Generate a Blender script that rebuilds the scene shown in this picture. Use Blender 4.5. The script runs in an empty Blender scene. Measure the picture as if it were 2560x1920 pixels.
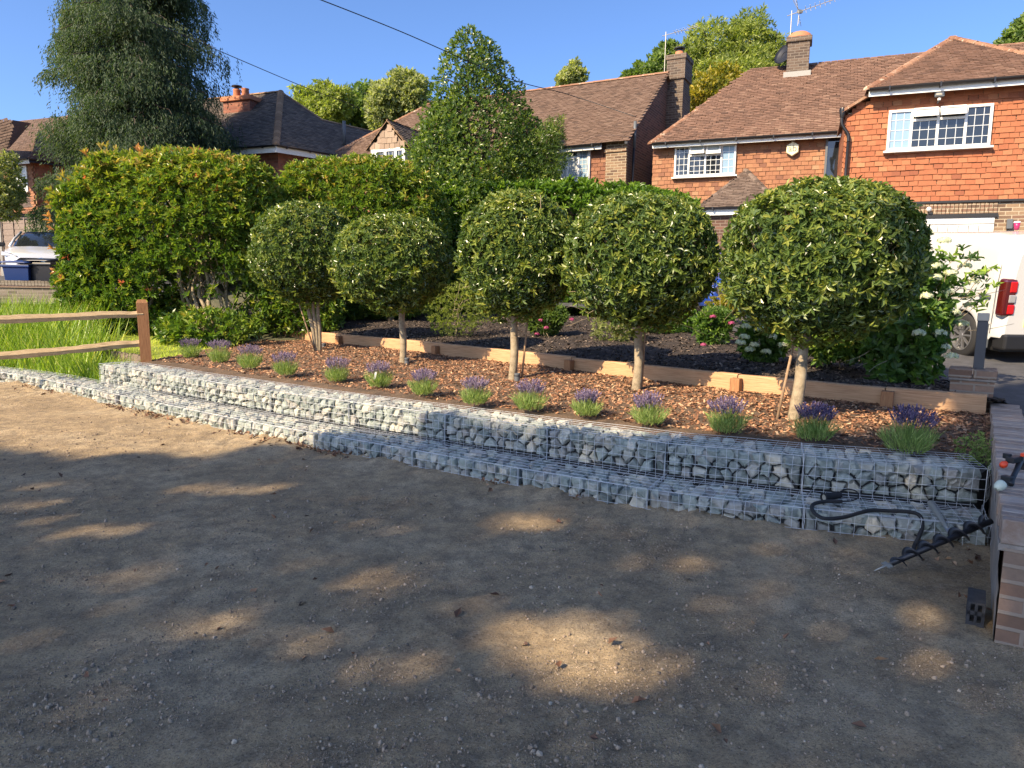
import bpy, math, random
import numpy as np
from mathutils import Vector, Matrix
random.seed(7); rng = np.random.default_rng(7)
R = math.radians; S = bpy.context.scene

# ------------------------------------------------------------ camera, sky, sun, exposure
F_PX, PITCH, ROLL, EYE = 1775., R(7.6), R(0.8), 1.6
cam = bpy.data.objects.new('camera', bpy.data.cameras.new('camera')); S.collection.objects.link(cam)
cam.data.sensor_width = 36; cam.data.lens = 36 * F_PX / 2560
cam.data.clip_start = .05; cam.data.clip_end = 3000
cam.matrix_world = Matrix.Translation((0, 0, EYE)) @ Matrix.Rotation(R(90) - PITCH, 4, 'X') @ Matrix.Rotation(ROLL, 4, 'Z')
S.camera = cam
SUN_EL, SUN_AZ = R(38), R(228)             # azimuth clockwise from +Y: the sun stands behind the camera, to its left
TRAV = np.array([-math.sin(SUN_AZ), -math.cos(SUN_AZ)])   # horizontal travel of the light
world = bpy.data.worlds.new('World'); S.world = world; world.use_nodes = True
nt = world.node_tree; bg = nt.nodes['Background']
sky = nt.nodes.new('ShaderNodeTexSky'); sky.sky_type = 'NISHITA'; sky.sun_disc = False
sky.sun_elevation = SUN_EL; sky.sun_rotation = SUN_AZ; sky.air_density = .65; sky.dust_density = 1.5; sky.ozone_density = 7.5
nt.links.new(sky.outputs[0], bg.inputs[0]); bg.inputs[1].default_value = .13
sl = bpy.data.lights.new('sun', 'SUN'); sl.energy = 5.0; sl.angle = R(.45); sl.color = (1, .80, .54)
so = bpy.data.objects.new('sun', sl); S.collection.objects.link(so)
sdir = Vector((TRAV[0] * math.cos(SUN_EL), TRAV[1] * math.cos(SUN_EL), -math.sin(SUN_EL)))
so.rotation_euler = sdir.to_track_quat('-Z', 'Y').to_euler()
S.view_settings.view_transform = 'Standard'; S.view_settings.look = 'None'
S.view_settings.exposure = 1.2; S.view_settings.gamma = 1

# ------------------------------------------------------------ where a direction of the photograph meets a plane
K = 2560 / 2212.
def ray(x, y):
    u = (x - 1280) / F_PX; v = (960 - y) / F_PX; c, s = math.cos(ROLL), math.sin(ROLL)
    u2, v2 = u * c - v * s, u * s + v * c
    return np.array([u2, math.cos(PITCH) + v2 * math.sin(PITCH), -math.sin(PITCH) + v2 * math.cos(PITCH)])
CAMP = np.array([0, 0, EYE])
def atz(x, y, z): d = ray(x, y); return CAMP + d * ((z - EYE) / d[2])
def aty(x, y, Y): d = ray(x, y); return CAMP + d * (Y / d[1])
def onp(x, y, n, c): d = ray(x, y); return CAMP + d * (c / (n[0] * d[0] + n[1] * d[1]))   # vertical plane n.p = c
def lin(c): return tuple(((v / 255) / 12.92 if v / 255 < .04045 else ((v / 255 + .055) / 1.055) ** 2.4) for v in c)

# ------------------------------------------------------------ mesh helpers
WLOC = {}
def V3(a): return np.asarray(a, float).reshape(-1, 3)
class MB:
    def __init__(s): s.v, s.f, s.r, s.n = [], [], [], 0
    def add(s, V, F, rnd=None):
        V = V3(V); s.v.append(V)
        s.r.append(np.full(len(V), random.random() if rnd is None else rnd) if np.ndim(rnd) == 0 else np.asarray(rnd, float))
        if isinstance(F, np.ndarray): s.f.append(F + s.n)
        else:
            by = {}
            for f in F: by.setdefault(len(f), []).append(f)
            for k in by: s.f.append(np.array(by[k], int) + s.n)
        s.n += len(V); return s
    def build(s, name, m, parent=None, smooth=False, uv=False, label=None):
        me = bpy.data.meshes.new(name)
        V = np.concatenate(s.v); r = np.concatenate(s.r)
        if parent is not None: V = V - np.array(WLOC[parent.name])
        idx = np.concatenate([f.ravel() for f in s.f]); cnt = np.concatenate([np.full(len(f), f.shape[1]) for f in s.f])
        st = np.concatenate([[0], np.cumsum(cnt)[:-1]])
        me.vertices.add(len(V)); me.vertices.foreach_set('co', V.ravel().astype(np.float32))
        me.loops.add(len(idx)); me.loops.foreach_set('vertex_index', idx.astype(np.int32))
        me.polygons.add(len(cnt)); me.polygons.foreach_set('loop_start', st.astype(np.int32)); me.polygons.foreach_set('loop_total', cnt.astype(np.int32))
        me.update(calc_edges=True)
        a = me.attributes.new('rnd', 'FLOAT', 'POINT'); a.data.foreach_set('value', r.astype(np.float32))
        me.polygons.foreach_set('use_smooth', np.full(len(cnt), bool(smooth)))
        if uv: boxuv(me)
        me.materials.append(m)
        o = bpy.data.objects.new(name, me); S.collection.objects.link(o)
        if parent is not None: o.parent = parent; WLOC[o.name] = WLOC[parent.name]
        else: WLOC[o.name] = (0, 0, 0)
        if label: o['label'] = label
        return o
def boxuv(me):
    uvl = me.uv_layers.new(name='UVMap')
    for p in me.polygons:
        n = p.normal
        if abs(n.z) > .75: U, W = Vector((1, 0, 0)), Vector((0, 1, 0))
        else:
            U = Vector((-n.y, n.x, 0)).normalized(); W = n.cross(U)
            if W.z < 0: W = -W
        for li in p.loop_indices:
            c = me.vertices[me.loops[li].vertex_index].co; uvl.data[li].uv = (U.dot(c), W.dot(c))
def empty(name, loc, label, cat, group=None):
    o = bpy.data.objects.new(name, None); S.collection.objects.link(o); o.location = loc
    o.empty_display_size = .2; WLOC[o.name] = tuple(loc); return tag(o, label, cat, group)
def tag(o, label, cat, group=None):
    o['label'] = label; o['category'] = cat
    if group: o['group'] = group
    return o
def struct(o): o['kind'] = 'structure'; return o
def stuff(o, label, cat): o['kind'] = 'stuff'; o['label'] = label; o['category'] = cat; return o
def bev(o, w, seg=2):
    m = o.modifiers.new('b', 'BEVEL'); m.width = w; m.segments = seg; m.limit_method = 'ANGLE'; return o
BOXF = [(0, 3, 2, 1), (4, 5, 6, 7), (0, 1, 5, 4), (1, 2, 6, 5), (2, 3, 7, 6), (3, 0, 4, 7)]
def pbox(O, A, B, C):        # box from a corner and three edges
    O, A, B, C = [np.asarray(t, float) for t in (O, A, B, C)]
    return V3([O, O + A, O + A + B, O + B, O + C, O + A + C, O + A + B + C, O + B + C]), BOXF
def cbox(c, s, rz=0):
    x, y, z = [t / 2 for t in s]; a, b = math.cos(rz), math.sin(rz)
    A = np.array([a, b, 0]) * 2 * x; B = np.array([-b, a, 0]) * 2 * y; C = np.array([0, 0, 2 * z])
    return pbox(np.asarray(c, float) - A / 2 - B / 2 - C / 2, A, B, C)
def frame(d):
    d = d / (np.linalg.norm(d) + 1e-9); a = np.array([0, 0, 1.]) if abs(d[2]) < .9 else np.array([1., 0, 0])
    x = np.cross(a, d); x /= np.linalg.norm(x); return x, np.cross(d, x)
def tube(P, r, n=8, caps=True):
    P = V3(P); r = np.broadcast_to(r, len(P)); V = []; F = []
    t = np.gradient(P, axis=0); x, y = frame(t[0])
    for i in range(len(P)):
        d = t[i] / (np.linalg.norm(t[i]) + 1e-9); x = x - d * np.dot(x, d); x /= np.linalg.norm(x) + 1e-9; y = np.cross(d, x)
        for k in range(n): a = 2 * math.pi * k / n; V.append(P[i] + (x * math.cos(a) + y * math.sin(a)) * r[i])
    for i in range(len(P) - 1):
        for k in range(n): k2 = (k + 1) % n; F.append((i * n + k, i * n + k2, (i + 1) * n + k2, (i + 1) * n + k))
    if caps: F.append(tuple(range(n - 1, -1, -1))); F.append(tuple(range((len(P) - 1) * n, len(P) * n)))
    return V3(V), F
def spline(P, n):
    P = V3(P); m = len(P); out = []
    for t in np.linspace(0, m - 1.0001, n):
        i = int(t); f = t - i; p0, p1, p2, p3 = P[max(i - 1, 0)], P[i], P[min(i + 1, m - 1)], P[min(i + 2, m - 1)]
        out.append(.5 * ((2 * p1) + (-p0 + p2) * f + (2 * p0 - 5 * p1 + 4 * p2 - p3) * f * f + (-p0 + 3 * p1 - 3 * p2 + p3) * f ** 3))
    return np.array(out)
def lathe(prof, c, n=20, ax=(0, 0, 1)):
    ax = np.asarray(ax, float); x, y = frame(ax); ax = ax / np.linalg.norm(ax); V = []; F = []
    for r, h in prof:
        for k in range(n): a = 2 * math.pi * k / n; V.append(np.asarray(c) + ax * h + (x * math.cos(a) + y * math.sin(a)) * r)
    for i in range(len(prof) - 1):
        for k in range(n): k2 = (k + 1) % n; F.append((i * n + k, i * n + k2, (i + 1) * n + k2, (i + 1) * n + k))
    return V3(V), F
def grid(P):                 # P[i][j] array of points
    a, b = P.shape[:2]; i, j = np.meshgrid(np.arange(a - 1), np.arange(b - 1), indexing='ij'); q = (i * b + j).ravel()
    return P.reshape(-1, 3), np.stack([q, q + b, q + b + 1, q + 1], 1)
def scatter(tv, tf, pos, M, rnd):   # template copied to many places: pos (N,3), M (N,3,3) with columns = axes
    V = np.einsum('nij,kj->nki', M, tv) + pos[:, None, :]; N, k = len(pos), len(tv)
    F = (tf[None] + (np.arange(N) * k)[:, None, None]).reshape(-1, tf.shape[1])
    return V.reshape(-1, 3), F, np.repeat(rnd, k)
def unit(a): return a / (np.linalg.norm(a, axis=-1, keepdims=True) + 1e-9)
def rdir(n): return unit(rng.normal(size=(n, 3)))
_ph = rng.uniform(0, 6.28, (12, 3)); _fr = rng.normal(size=(12, 3))
def noise(P, s=1.):          # smooth 3-D noise from a few waves, about -1..1
    P = np.asarray(P) * s; v = 0
    for i in range(12): v = v + np.sin(P @ _fr[i] * (1 + .35 * i) + _ph[i, 0]) / (1 + .25 * i)
    return v / 2.6

# ------------------------------------------------------------ materials
MATS = {}
def mat(name, col=(.5, .5, .5), rough=.6, metal=0, spec=None, coat=0):
    m = bpy.data.materials.new(name); m.use_nodes = True; b = m.node_tree.nodes['Principled BSDF']
    b.inputs['Base Color'].default_value = (*col, 1); b.inputs['Roughness'].default_value = rough; b.inputs['Metallic'].default_value = metal
    if spec is not None: b.inputs['Specular IOR Level'].default_value = spec
    if coat: b.inputs['Coat Weight'].default_value = coat; b.inputs['Coat Roughness'].default_value = .05
    MATS[name] = m; return m
class NT:
    def __init__(s, m): s.t = m.node_tree; s.b = s.t.nodes['Principled BSDF']; s.o = s.t.nodes['Material Output']
    def n(s, ty, **k):
        x = s.t.nodes.new(ty)
        for a, v in k.items():
            if a in x.inputs.keys(): x.inputs[a].default_value = v
            else: setattr(x, a, v)
        return x
    def l(s, a, b): s.t.links.new(a, b)
    def ramp(s, fac, stops, interp='LINEAR'):
        r = s.n('ShaderNodeValToRGB'); e = r.color_ramp.elements; r.color_ramp.interpolation = interp
        while len(e) < len(stops): e.new(.5)
        for q, (p, c) in zip(e, stops): q.position = p; q.color = (*c, 1)
        s.l(fac, r.inputs[0]); return r.outputs[0]
    def attr(s, a='rnd'): x = s.n('ShaderNodeAttribute'); x.attribute_name = a; return x.outputs['Fac']
    def co(s, w='Object'): return s.n('ShaderNodeTexCoord').outputs[w]
    def noise(s, scale, detail=4, vec=None, rough=.5):
        x = s.n('ShaderNodeTexNoise'); x.inputs['Scale'].default_value = scale; x.inputs['Detail'].default_value = detail; x.inputs['Roughness'].default_value = rough
        if vec is not None: s.l(vec, x.inputs['Vector'])
        return x.outputs['Fac']
    def mix(s, f, a, b, bl='MIX'):
        x = s.n('ShaderNodeMix', data_type='RGBA', blend_type=bl)
        for v, i in ((f, 0), (a, 6), (b, 7)):
            if isinstance(v, (int, float)): x.inputs[i].default_value = v
            elif isinstance(v, tuple): x.inputs[i].default_value = (*v, 1)
            else: s.l(v, x.inputs[i])
        return x.outputs[2]
    def bump(s, h, st=.3, d=.01, prev=None):
        x = s.n('ShaderNodeBump'); x.inputs['Strength'].default_value = st; x.inputs['Distance'].default_value = d; s.l(h, x.inputs['Height'])
        if prev: s.l(prev, x.inputs['Normal'])
        return x.outputs[0]
def leafmat(name, stops, rough=.38, trans=.32, spec=.5, gain=1.7):
    stops = [(p, tuple(min(.8, v * gain * w) for v, w in zip(c, (1.12, 1.06, .9)))) for p, c in stops] if not name.startswith('flower') else stops; trans = min(.5, trans + .1)
    m = mat(name, rough=rough, spec=spec); t = NT(m)
    c = t.ramp(t.attr(), stops); t.l(c, t.b.inputs['Base Color'])
    tr = t.n('ShaderNodeBsdfTranslucent'); t.l(t.mix(1., c, (1.5, 1.6, .55), 'MULTIPLY'), tr.inputs[0])
    mx = t.n('ShaderNodeMixShader'); mx.inputs[0].default_value = trans
    t.l(t.b.outputs[0], mx.inputs[1]); t.l(tr.outputs[0], mx.inputs[2]); t.l(mx.outputs[0], t.o.inputs[0]); return m
def noisy(name, c1, c2, scale=8, rough=.8, bump=.4, bd=.01, bs=40, c3=None, vec='Object'):
    m = mat(name, rough=rough); t = NT(m); v = t.co(vec)
    st = [(.3, c1), (.7, c2)] if c3 is None else [(.25, c1), (.5, c2), (.75, c3)]
    t.l(t.ramp(t.noise(scale, 6, v, .6), st), t.b.inputs['Base Color'])
    t.l(t.bump(t.noise(bs, 6, v, .65), bump, bd), t.b.inputs['Normal']); return m
def brickmat(name, cols, mortar, bw=.225, rh=.075, ms=.010, bump=.6):
    m = mat(name, rough=.85); t = NT(m); uv = t.co('UV')
    b = t.n('ShaderNodeTexBrick'); t.l(uv, b.inputs['Vector'])
    b.inputs['Scale'].default_value = 1; b.inputs['Brick Width'].default_value = bw; b.inputs['Row Height'].default_value = rh
    b.inputs['Mortar Size'].default_value = ms; b.inputs['Mortar Smooth'].default_value = .2; b.inputs['Bias'].default_value = 0
    b.inputs['Color1'].default_value = (0, 0, 0, 1); b.inputs['Color2'].default_value = (1, 1, 1, 1); b.inputs['Mortar'].default_value = (.5, .5, .5, 1)
    n = len(cols); c = t.ramp(b.outputs['Color'], [((i + .5) / n, q) for i, q in enumerate(cols)])
    c = t.mix(t.noise(25, 5, uv, .7), c, t.mix(.5, c, (.03, .025, .02)), 'MIX')
    t.l(t.mix(b.outputs['Fac'], c, mortar), t.b.inputs['Base Color'])
    inv = t.n('ShaderNodeMath', operation='SUBTRACT'); inv.inputs[0].default_value = 1; t.l(b.outputs['Fac'], inv.inputs[1])
    n1 = t.bump(inv.outputs[0], bump, .012); t.l(t.bump(t.noise(90, 4, uv, .7), .35, .004, n1), t.b.inputs['Normal']); return m
def tilemat(name, stops, lichen=None, rough=.85, ls=3.5, lt=.62):
    m = mat(name, rough=rough); t = NT(m); v = t.co(); c = t.ramp(t.attr(), stops)
    c = t.mix(t.noise(30, 4, v, .7), c, t.mix(.45, c, (.02, .015, .01)))
    if lichen:
        f = t.ramp(t.noise(ls, 10, v, .8), [(lt, (0, 0, 0)), (lt + .06, (1, 1, 1))]); c = t.mix(f, c, lichen)
    t.l(c, t.b.inputs['Base Color']); t.l(t.bump(t.noise(60, 4, v, .7), .3, .004), t.b.inputs['Normal']); return m

M_ = MATS
# dirt: pale dust, darker gritty drifts, pale crushed patches
m = mat('dirt', rough=.95, spec=.2); t = NT(m); v = t.co()
c = t.ramp(t.noise(.9, 8, v, .65), [(.3, (.36, .26, .15)), (.5, (.54, .40, .235)), (.68, (.66, .52, .335))])
c = t.mix(t.ramp(t.noise(6, 8, v, .75), [(.42, (0, 0, 0)), (.62, (1, 1, 1))]), c, t.mix(.55, c, (.09, .08, .07)))
c = t.mix(t.ramp(t.noise(95, 4, v, .75), [(.36, (1, 1, 1)), (.5, (0, 0, 0))]), c, t.mix(.62, c, (.06, .05, .04)))
c = t.mix(t.ramp(t.noise(38, 6, v, .8), [(.52, (0, 0, 0)), (.66, (1, 1, 1))]), c, t.mix(.4, c, (.66, .55, .4)))
c = t.mix(t.ramp(t.noise(120, 2, v), [(.66, (0, 0, 0)), (.74, (1, 1, 1))]), c, (.6, .53, .44))
t.l(c, t.b.inputs['Base Color'])
n1 = t.bump(t.noise(9, 8, v, .7), .6, .04); n2 = t.bump(t.noise(60, 6, v, .75), 1., .03, n1); t.l(t.bump(t.noise(190, 3, v), .8, .010, n2), t.b.inputs['Normal'])
noisy('soil', (.035, .024, .017), (.11, .072, .045), 5, .95, .9, .03, 45, (.17, .11, .07))
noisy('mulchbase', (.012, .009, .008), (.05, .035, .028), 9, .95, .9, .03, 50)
noisy('earth', (.05, .06, .03), (.12, .11, .06), 1, .95, .5, .03, 12)
noisy('lawn', (.09, .13, .02), (.22, .27, .035), 2.2, .95, .9, .03, 60, (.30, .31, .05))
noisy('asphalt', (.035, .036, .04), (.075, .075, .08), 6, .9, .6, .006, 260)
m = mat('stone', rough=.8); t = NT(m); v = t.co(); oi = t.n('ShaderNodeObjectInfo')
c = t.ramp(oi.outputs['Random'], [(0, (.09, .115, .10)), (.3, (.16, .20, .175)), (.55, (.26, .295, .25)), (.72, (.2, .185, .165)), (.86, (.36, .35, .28)), (1, (.48, .43, .32))])
c = t.mix(t.ramp(t.noise(14, 8, v, .7), [(.35, (0, 0, 0)), (.7, (1, 1, 1))]), c, t.mix(.5, c, (.6, .6, .55)))
c = t.mix(t.ramp(t.noise(5, 5, v), [(.55, (0, 0, 0)), (.7, (1, 1, 1))]), c, t.mix(.5, c, (.10, .11, .11)))
t.l(c, t.b.inputs['Base Color']); n1 = t.bump(t.noise(18, 6, v, .7), .7, .02); t.l(t.bump(t.noise(90, 4, v, .7), .5, .004, n1), t.b.inputs['Normal'])
mat('fill', (.035, .037, .037), .95)
mat('galv', (.55, .57, .58), .5, .4)
m = mat('pebble', rough=.9); t = NT(m); t.l(t.ramp(t.attr(), [(0, (.12, .095, .07)), (.45, (.28, .215, .15)), (.8, (.36, .28, .20)), (.97, (.42, .35, .26)), (1, (.58, .53, .45))]), t.b.inputs['Base Color'])
m = mat('chip', rough=.85); t = NT(m); t.l(t.ramp(t.attr(), [(0, (.07, .032, .018)), (.35, (.19, .085, .042)), (.65, (.31, .15, .075)), (.88, (.42, .24, .13)), (1, (.52, .36, .22))]), t.b.inputs['Base Color'])
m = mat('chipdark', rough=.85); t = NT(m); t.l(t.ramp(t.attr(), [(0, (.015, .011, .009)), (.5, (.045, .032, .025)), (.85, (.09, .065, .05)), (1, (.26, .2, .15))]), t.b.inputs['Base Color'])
m = mat('dryleaf', rough=.7); t = NT(m); t.l(t.ramp(t.attr(), [(0, (.05, .026, .016)), (.5, (.13, .062, .032)), (.85, (.24, .12, .06)), (1, (.36, .24, .13))]), t.b.inputs['Base Color'])
def woodmat(name, c1, c2, c3, sc=(1, 1, 1), rough=.75):
    m = mat(name, rough=rough); t = NT(m); mp = t.n('ShaderNodeMapping'); mp.inputs['Scale'].default_value = sc; t.l(t.co('UV'), mp.inputs[0])
    n = t.noise(6, 8, mp.outputs[0], .65); t.l(t.ramp(n, [(.3, c1), (.5, c2), (.72, c3)]), t.b.inputs['Base Color']); t.l(t.bump(n, .45, .006), t.b.inputs['Normal']); return m
woodmat('sleeperwood', (.27, .14, .07), (.44, .255, .13), (.52, .33, .185), (.6, 14, 1))
woodmat('oldwood', (.16, .11, .06), (.40, .29, .16), (.52, .41, .26), (1, 12, 1))
woodmat('orangewood', (.16, .07, .028), (.29, .135, .055), (.36, .19, .085), (9, 1, 1))
woodmat('fencewood', (.13, .095, .075), (.21, .16, .13), (.28, .22, .185), (2, 8, 1))
noisy('bark', (.11, .085, .055), (.27, .215, .14), 14, .85, .7, .008, 60, (.34, .29, .2))
noisy('barkdark', (.03, .024, .018), (.09, .065, .045), 6, .9, .8, .02, 30)
noisy('stake', (.22, .14, .08), (.34, .23, .14), 20, .8, .3, .003, 60)
GR = lambda *a: a
leafmat('leaf_photinia', [(0, (.024, .048, .012)), (.35, (.055, .105, .018)), (.62, (.10, .14, .022)), (.84, (.17, .19, .035)), (.955, (.24, .17, .075)), (1, (.30, .10, .06))], .3, .22)
leafmat('leaf_standard', [(0, (.018, .036, .014)), (.3, (.042, .072, .022)), (.55, (.08, .115, .028)), (.8, (.145, .165, .04)), (.93, (.17, .175, .045)), (.975, (.2, .12, .06)), (1, (.36, .11, .05))], .27, .2)
leafmat('leaf_laurel', [(0, (.022, .05, .012)), (.5, (.055, .11, .018)), (1, (.13, .2, .03))], .3, .3)
leafmat('leaf_holly', [(0, (.014, .032, .010)), (.5, (.04, .075, .016)), (.9, (.10, .14, .025)), (1, (.16, .18, .035))], .33, .3)
leafmat('leaf_conifer', [(0, (.010, .024, .017)), (.5, (.026, .048, .028)), (.85, (.055, .082, .038)), (1, (.12, .13, .05))], .6, .3)
leafmat('leaf_far', [(0, (.025, .05, .018)), (.5, (.06, .10, .026)), (1, (.12, .17, .04))], .5, .35)
leafmat('leaf_willow', [(0, (.06, .085, .028)), (.5, (.12, .155, .04)), (1, (.2, .23, .07))], .5, .45)
leafmat('leaf_birch', [(0, (.07, .09, .045)), (.5, (.13, .155, .07)), (1, (.22, .24, .13))], .45, .42)
leafmat('leaf_gold', [(0, (.05, .065, .012)), (.5, (.15, .14, .018)), (1, (.27, .21, .03))], .45, .35)
leafmat('blade', [(0, (.045, .08, .015)), (.5, (.10, .17, .025)), (.85, (.22, .28, .06)), (1, (.38, .35, .16))], .4, .25)
leafmat('lawnblade', [(0, (.10, .16, .015)), (.5, (.24, .31, .03)), (1, (.38, .4, .07))], .5, .35)
leafmat('leaf_lavender', [(0, (.05, .085, .03)), (.5, (.12, .18, .06)), (1, (.24, .29, .13))], .6, .25)
leafmat('flower_lavender', [(0, (.07, .05, .13)), (.5, (.22, .165, .29)), (1, (.38, .31, .42))], .7, .25)
leafmat('leaf_hydrangea', [(0, (.02, .05, .015)), (.5, (.05, .10, .022)), (1, (.16, .24, .04))], .45, .3)
leafmat('flower_white', [(0, (.42, .47, .38)), (.5, (.62, .64, .52)), (1, (.78, .76, .66))], .7, .3)
leafmat('flower_pink', [(0, (.22, .03, .10)), (.5, (.42, .07, .20)), (1, (.55, .14, .3))], .6, .3)
leafmat('leaf_canopy', [(0, (.12, .17, .055)), (1, (.2, .25, .09))], .6, .4)  # canopy leaves coloured brighter than real ones to lift the shade below
tilemat('tile_ext', [(0, (0.202, 0.062, 0.031)), (.25, (0.325, 0.101, 0.042)), (.8, (0.387, 0.135, 0.059)), (1, (0.418, 0.185, 0.086))], (0.426, 0.279, 0.131), ls=1.6, lt=.72)
tilemat('tile_main', [(0, (0.155, 0.066, 0.042)), (.3, (0.286, 0.120, 0.062)), (.8, (0.348, 0.163, 0.081)), (1, (0.364, 0.209, 0.116))], None)
tilemat('tile_mid', [(0, (0.077, 0.039, 0.031)), (.4, (0.202, 0.081, 0.047)), (.8, (0.279, 0.116, 0.062)), (1, (0.294, 0.155, 0.093))])
tilemat('roof_red', [(0, (0.086, 0.047, 0.032)), (.35, (0.147, 0.081, 0.054)), (.8, (0.202, 0.113, 0.077)), (1, (0.248, 0.155, 0.108))], (0.372, 0.310, 0.240), ls=9, lt=.62)
tilemat('roof_brown', [(0, (0.077, 0.047, 0.032)), (.5, (0.147, 0.089, 0.062)), (1, (0.194, 0.128, 0.093))], (0.348, 0.294, 0.224), ls=7, lt=.68)
tilemat('roof_dark', [(0, (.06, .048, .04)), (.5, (.115, .092, .076)), (1, (.19, .15, .12))])
tilemat('roof_porch', [(0, (.06, .042, .034)), (.5, (.13, .09, .07)), (1, (.2, .15, .12))], (.4, .36, .3), ls=9, lt=.66)
tilemat('hiptile', [(0, (.22, .10, .055)), (1, (.32, .17, .10))], (.42, .36, .27), ls=6, lt=.55)
tilemat('hipdark', [(0, (.22, .13, .07)), (1, (.36, .23, .13))])
tilemat('gabletile', [(0, (.20, .14, .10)), (.5, (.33, .24, .175)), (1, (.40, .31, .23))])
brickmat('brick_brown', [(.12, .07, .045), (.22, .14, .085), (.30, .20, .12), (.2, .11, .07)], (.33, .27, .19))
brickmat('brick_dark', [(.075, .035, .025), (.14, .06, .04), (.19, .09, .06), (.1, .05, .035)], (.17, .13, .10))
brickmat('brick_red', [(.22, .07, .045), (.30, .10, .06), (.34, .13, .08)], (.2, .1, .07), .2, .1)
brickmat('brick_chimney', [(.065, .045, .035), (.115, .08, .058), (.15, .105, .075), (.085, .055, .04)], (.16, .135, .11))
brickmat('brick_garden', [(.19, .11, .07), (.29, .17, .11), (.34, .21, .14), (.25, .17, .12)], (.26, .205, .155))
brickmat('brick_old', [(.10, .085, .065), (.16, .13, .10), (.19, .16, .125)], (.17, .145, .12), .225, .075, .012)
m = mat('capbrick', rough=.8); t = NT(m); v = t.co()
c = t.ramp(t.attr(), [(0, (.19, .13, .095)), (.5, (.28, .20, .15)), (1, (.36, .28, .22))])
c = t.mix(t.ramp(t.noise(12, 7, v, .7), [(.4, (0, 0, 0)), (.65, (1, 1, 1))]), c, t.mix(.5, c, (.36, .33, .29))); t.l(c, t.b.inputs['Base Color']); t.l(t.bump(t.noise(70, 5, v, .7), .6, .006), t.b.inputs['Normal'])
noisy('mortar', (.19, .165, .14), (.31, .27, .23), 12, .95, .7, .01, 60)
noisy('render', (.17, .14, .115), (.28, .24, .20), 5, .95, .6, .01, 35)
mat('upvc', (.66, .66, .64), .3); mat('fascia', (.66, .67, .65), .4); mat('gutter', (.012, .012, .014), .35)
mat('lead', (.25, .25, .24), .6, .2); mat('leadbar', (.55, .57, .56), .4, .3)
m = mat('glass', (.012, .015, .018), .04, 0, .9); mat('glass_skyblue', (.20, .30, .40), .08, 0, .8); mat('pane_skypale', (.36, .40, .40), .3, 0, .7)  # pale and blue panes: reflected sky painted into the base colour
mat('garagedoor', (.62, .60, .56), .5); mat('black', (.012, .012, .013), .5); mat('rubber', (.014, .014, .015), .8)
mat('blackmetal', (.022, .024, .03), .38, .3); mat('steel', (.35, .35, .34), .4, .9); mat('oldsteel', (.33, .32, .28), .5, .6)
mat('whitepaint', (.50, .50, .485), .22, 0, .5, .6); mat('silverpaint', (.62, .63, .64), .28, .35, .5, .6); mat('bluepaint', (.01, .045, .28), .2, .2, .5, .8)
mat('tail_red', (.45, .006, .008), .12, 0, .6, 1); mat('tail_dark', (.07, .006, .006), .15, 0, .6, 1); mat('tail_clear', (.4, .4, .4), .12, .3, .6, 1)
mat('alloy', (.55, .55, .56), .3, .9); mat('plate', (.75, .55, .02), .4); mat('plateblue', (.01, .06, .3), .4); mat('platewhite', (.8, .8, .78), .4)
mat('binblue', (.008, .03, .13), .38); mat('binblack', (.012, .013, .018), .4); mat('terracotta', (.42, .16, .08), .8)
mat('cream', (.66, .62, .42), .4); mat('ink', (.10, .11, .10), .5); mat('orange', (.75, .07, .02), .35); mat('palegreen', (.50, .54, .43), .5)
mat('magenta', (.38, .02, .10), .4); mat('greyplastic', (.09, .10, .11), .5); mat('bollard', (.055, .06, .07), .4, .5); mat('bollardtop', (.30, .29, .26), .4, .6)
mat('lens', (.35, .33, .27), .15); mat('cable', (.01, .01, .012), .5); mat('chrome', (.7, .7, .7), .12, 1)
noisy('concrete', (.18, .175, .165), (.32, .31, .29), 9, .9, .5, .01, 60)
noisy('greyblock', (.02, .021, .024), (.05, .05, .053), 20, .9, .6, .006, 80)

# ============================================================ SETTING: terrain
GF = V3([(-10.4, 12.15, 0), (-9.0, 11.65, 0), (-7.6, 10.95, 0), (-6.4, 10.08, 0), (-5.2, 9.2, 0), (-4.1, 8.38, 0), (-3.02, 7.6, 0), (-1.95, 6.88, 0), (-.88, 6.2, 0), (.06, 5.6, 0), (1.0, 5.03, 0), (1.98, 4.63, 0), (3.02, 4.3, 0)])
def offs(P, d):
    T = unit(np.gradient(P[:, :2], axis=0)); N = np.stack([-T[:, 1], T[:, 0]], 1); Q = P.copy(); Q[:, :2] += N * d; return Q
GW = .47; GB = offs(GF, GW); GU = offs(GF, 2 * GW)
GU[-1] = (3.64, 5.2, 0); GB[-1] = (3.26, 4.75, 0)
LOWZ, UPZ = .165, .42
UBL = GU[3:].copy(); SLP = V3([(-5.0, 15.0, .56), (-4.2, 14.3, .56), (-3.25, 13.6, .56), (-2.2, 12.7, .55), (-1.2, 11.7, .55), (-.2, 10.6, .54), (.82, 9.55, .53), (2.52, 7.86, .52), (4.5, 6.4, .52)])
def resample(P, n):
    s = np.concatenate([[0], np.cumsum(np.linalg.norm(np.diff(P[:, :2], axis=0), axis=1))]); t = np.linspace(0, s[-1], n)
    return np.stack([np.interp(t, s, P[:, k]) for k in range(3)], 1)
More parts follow.
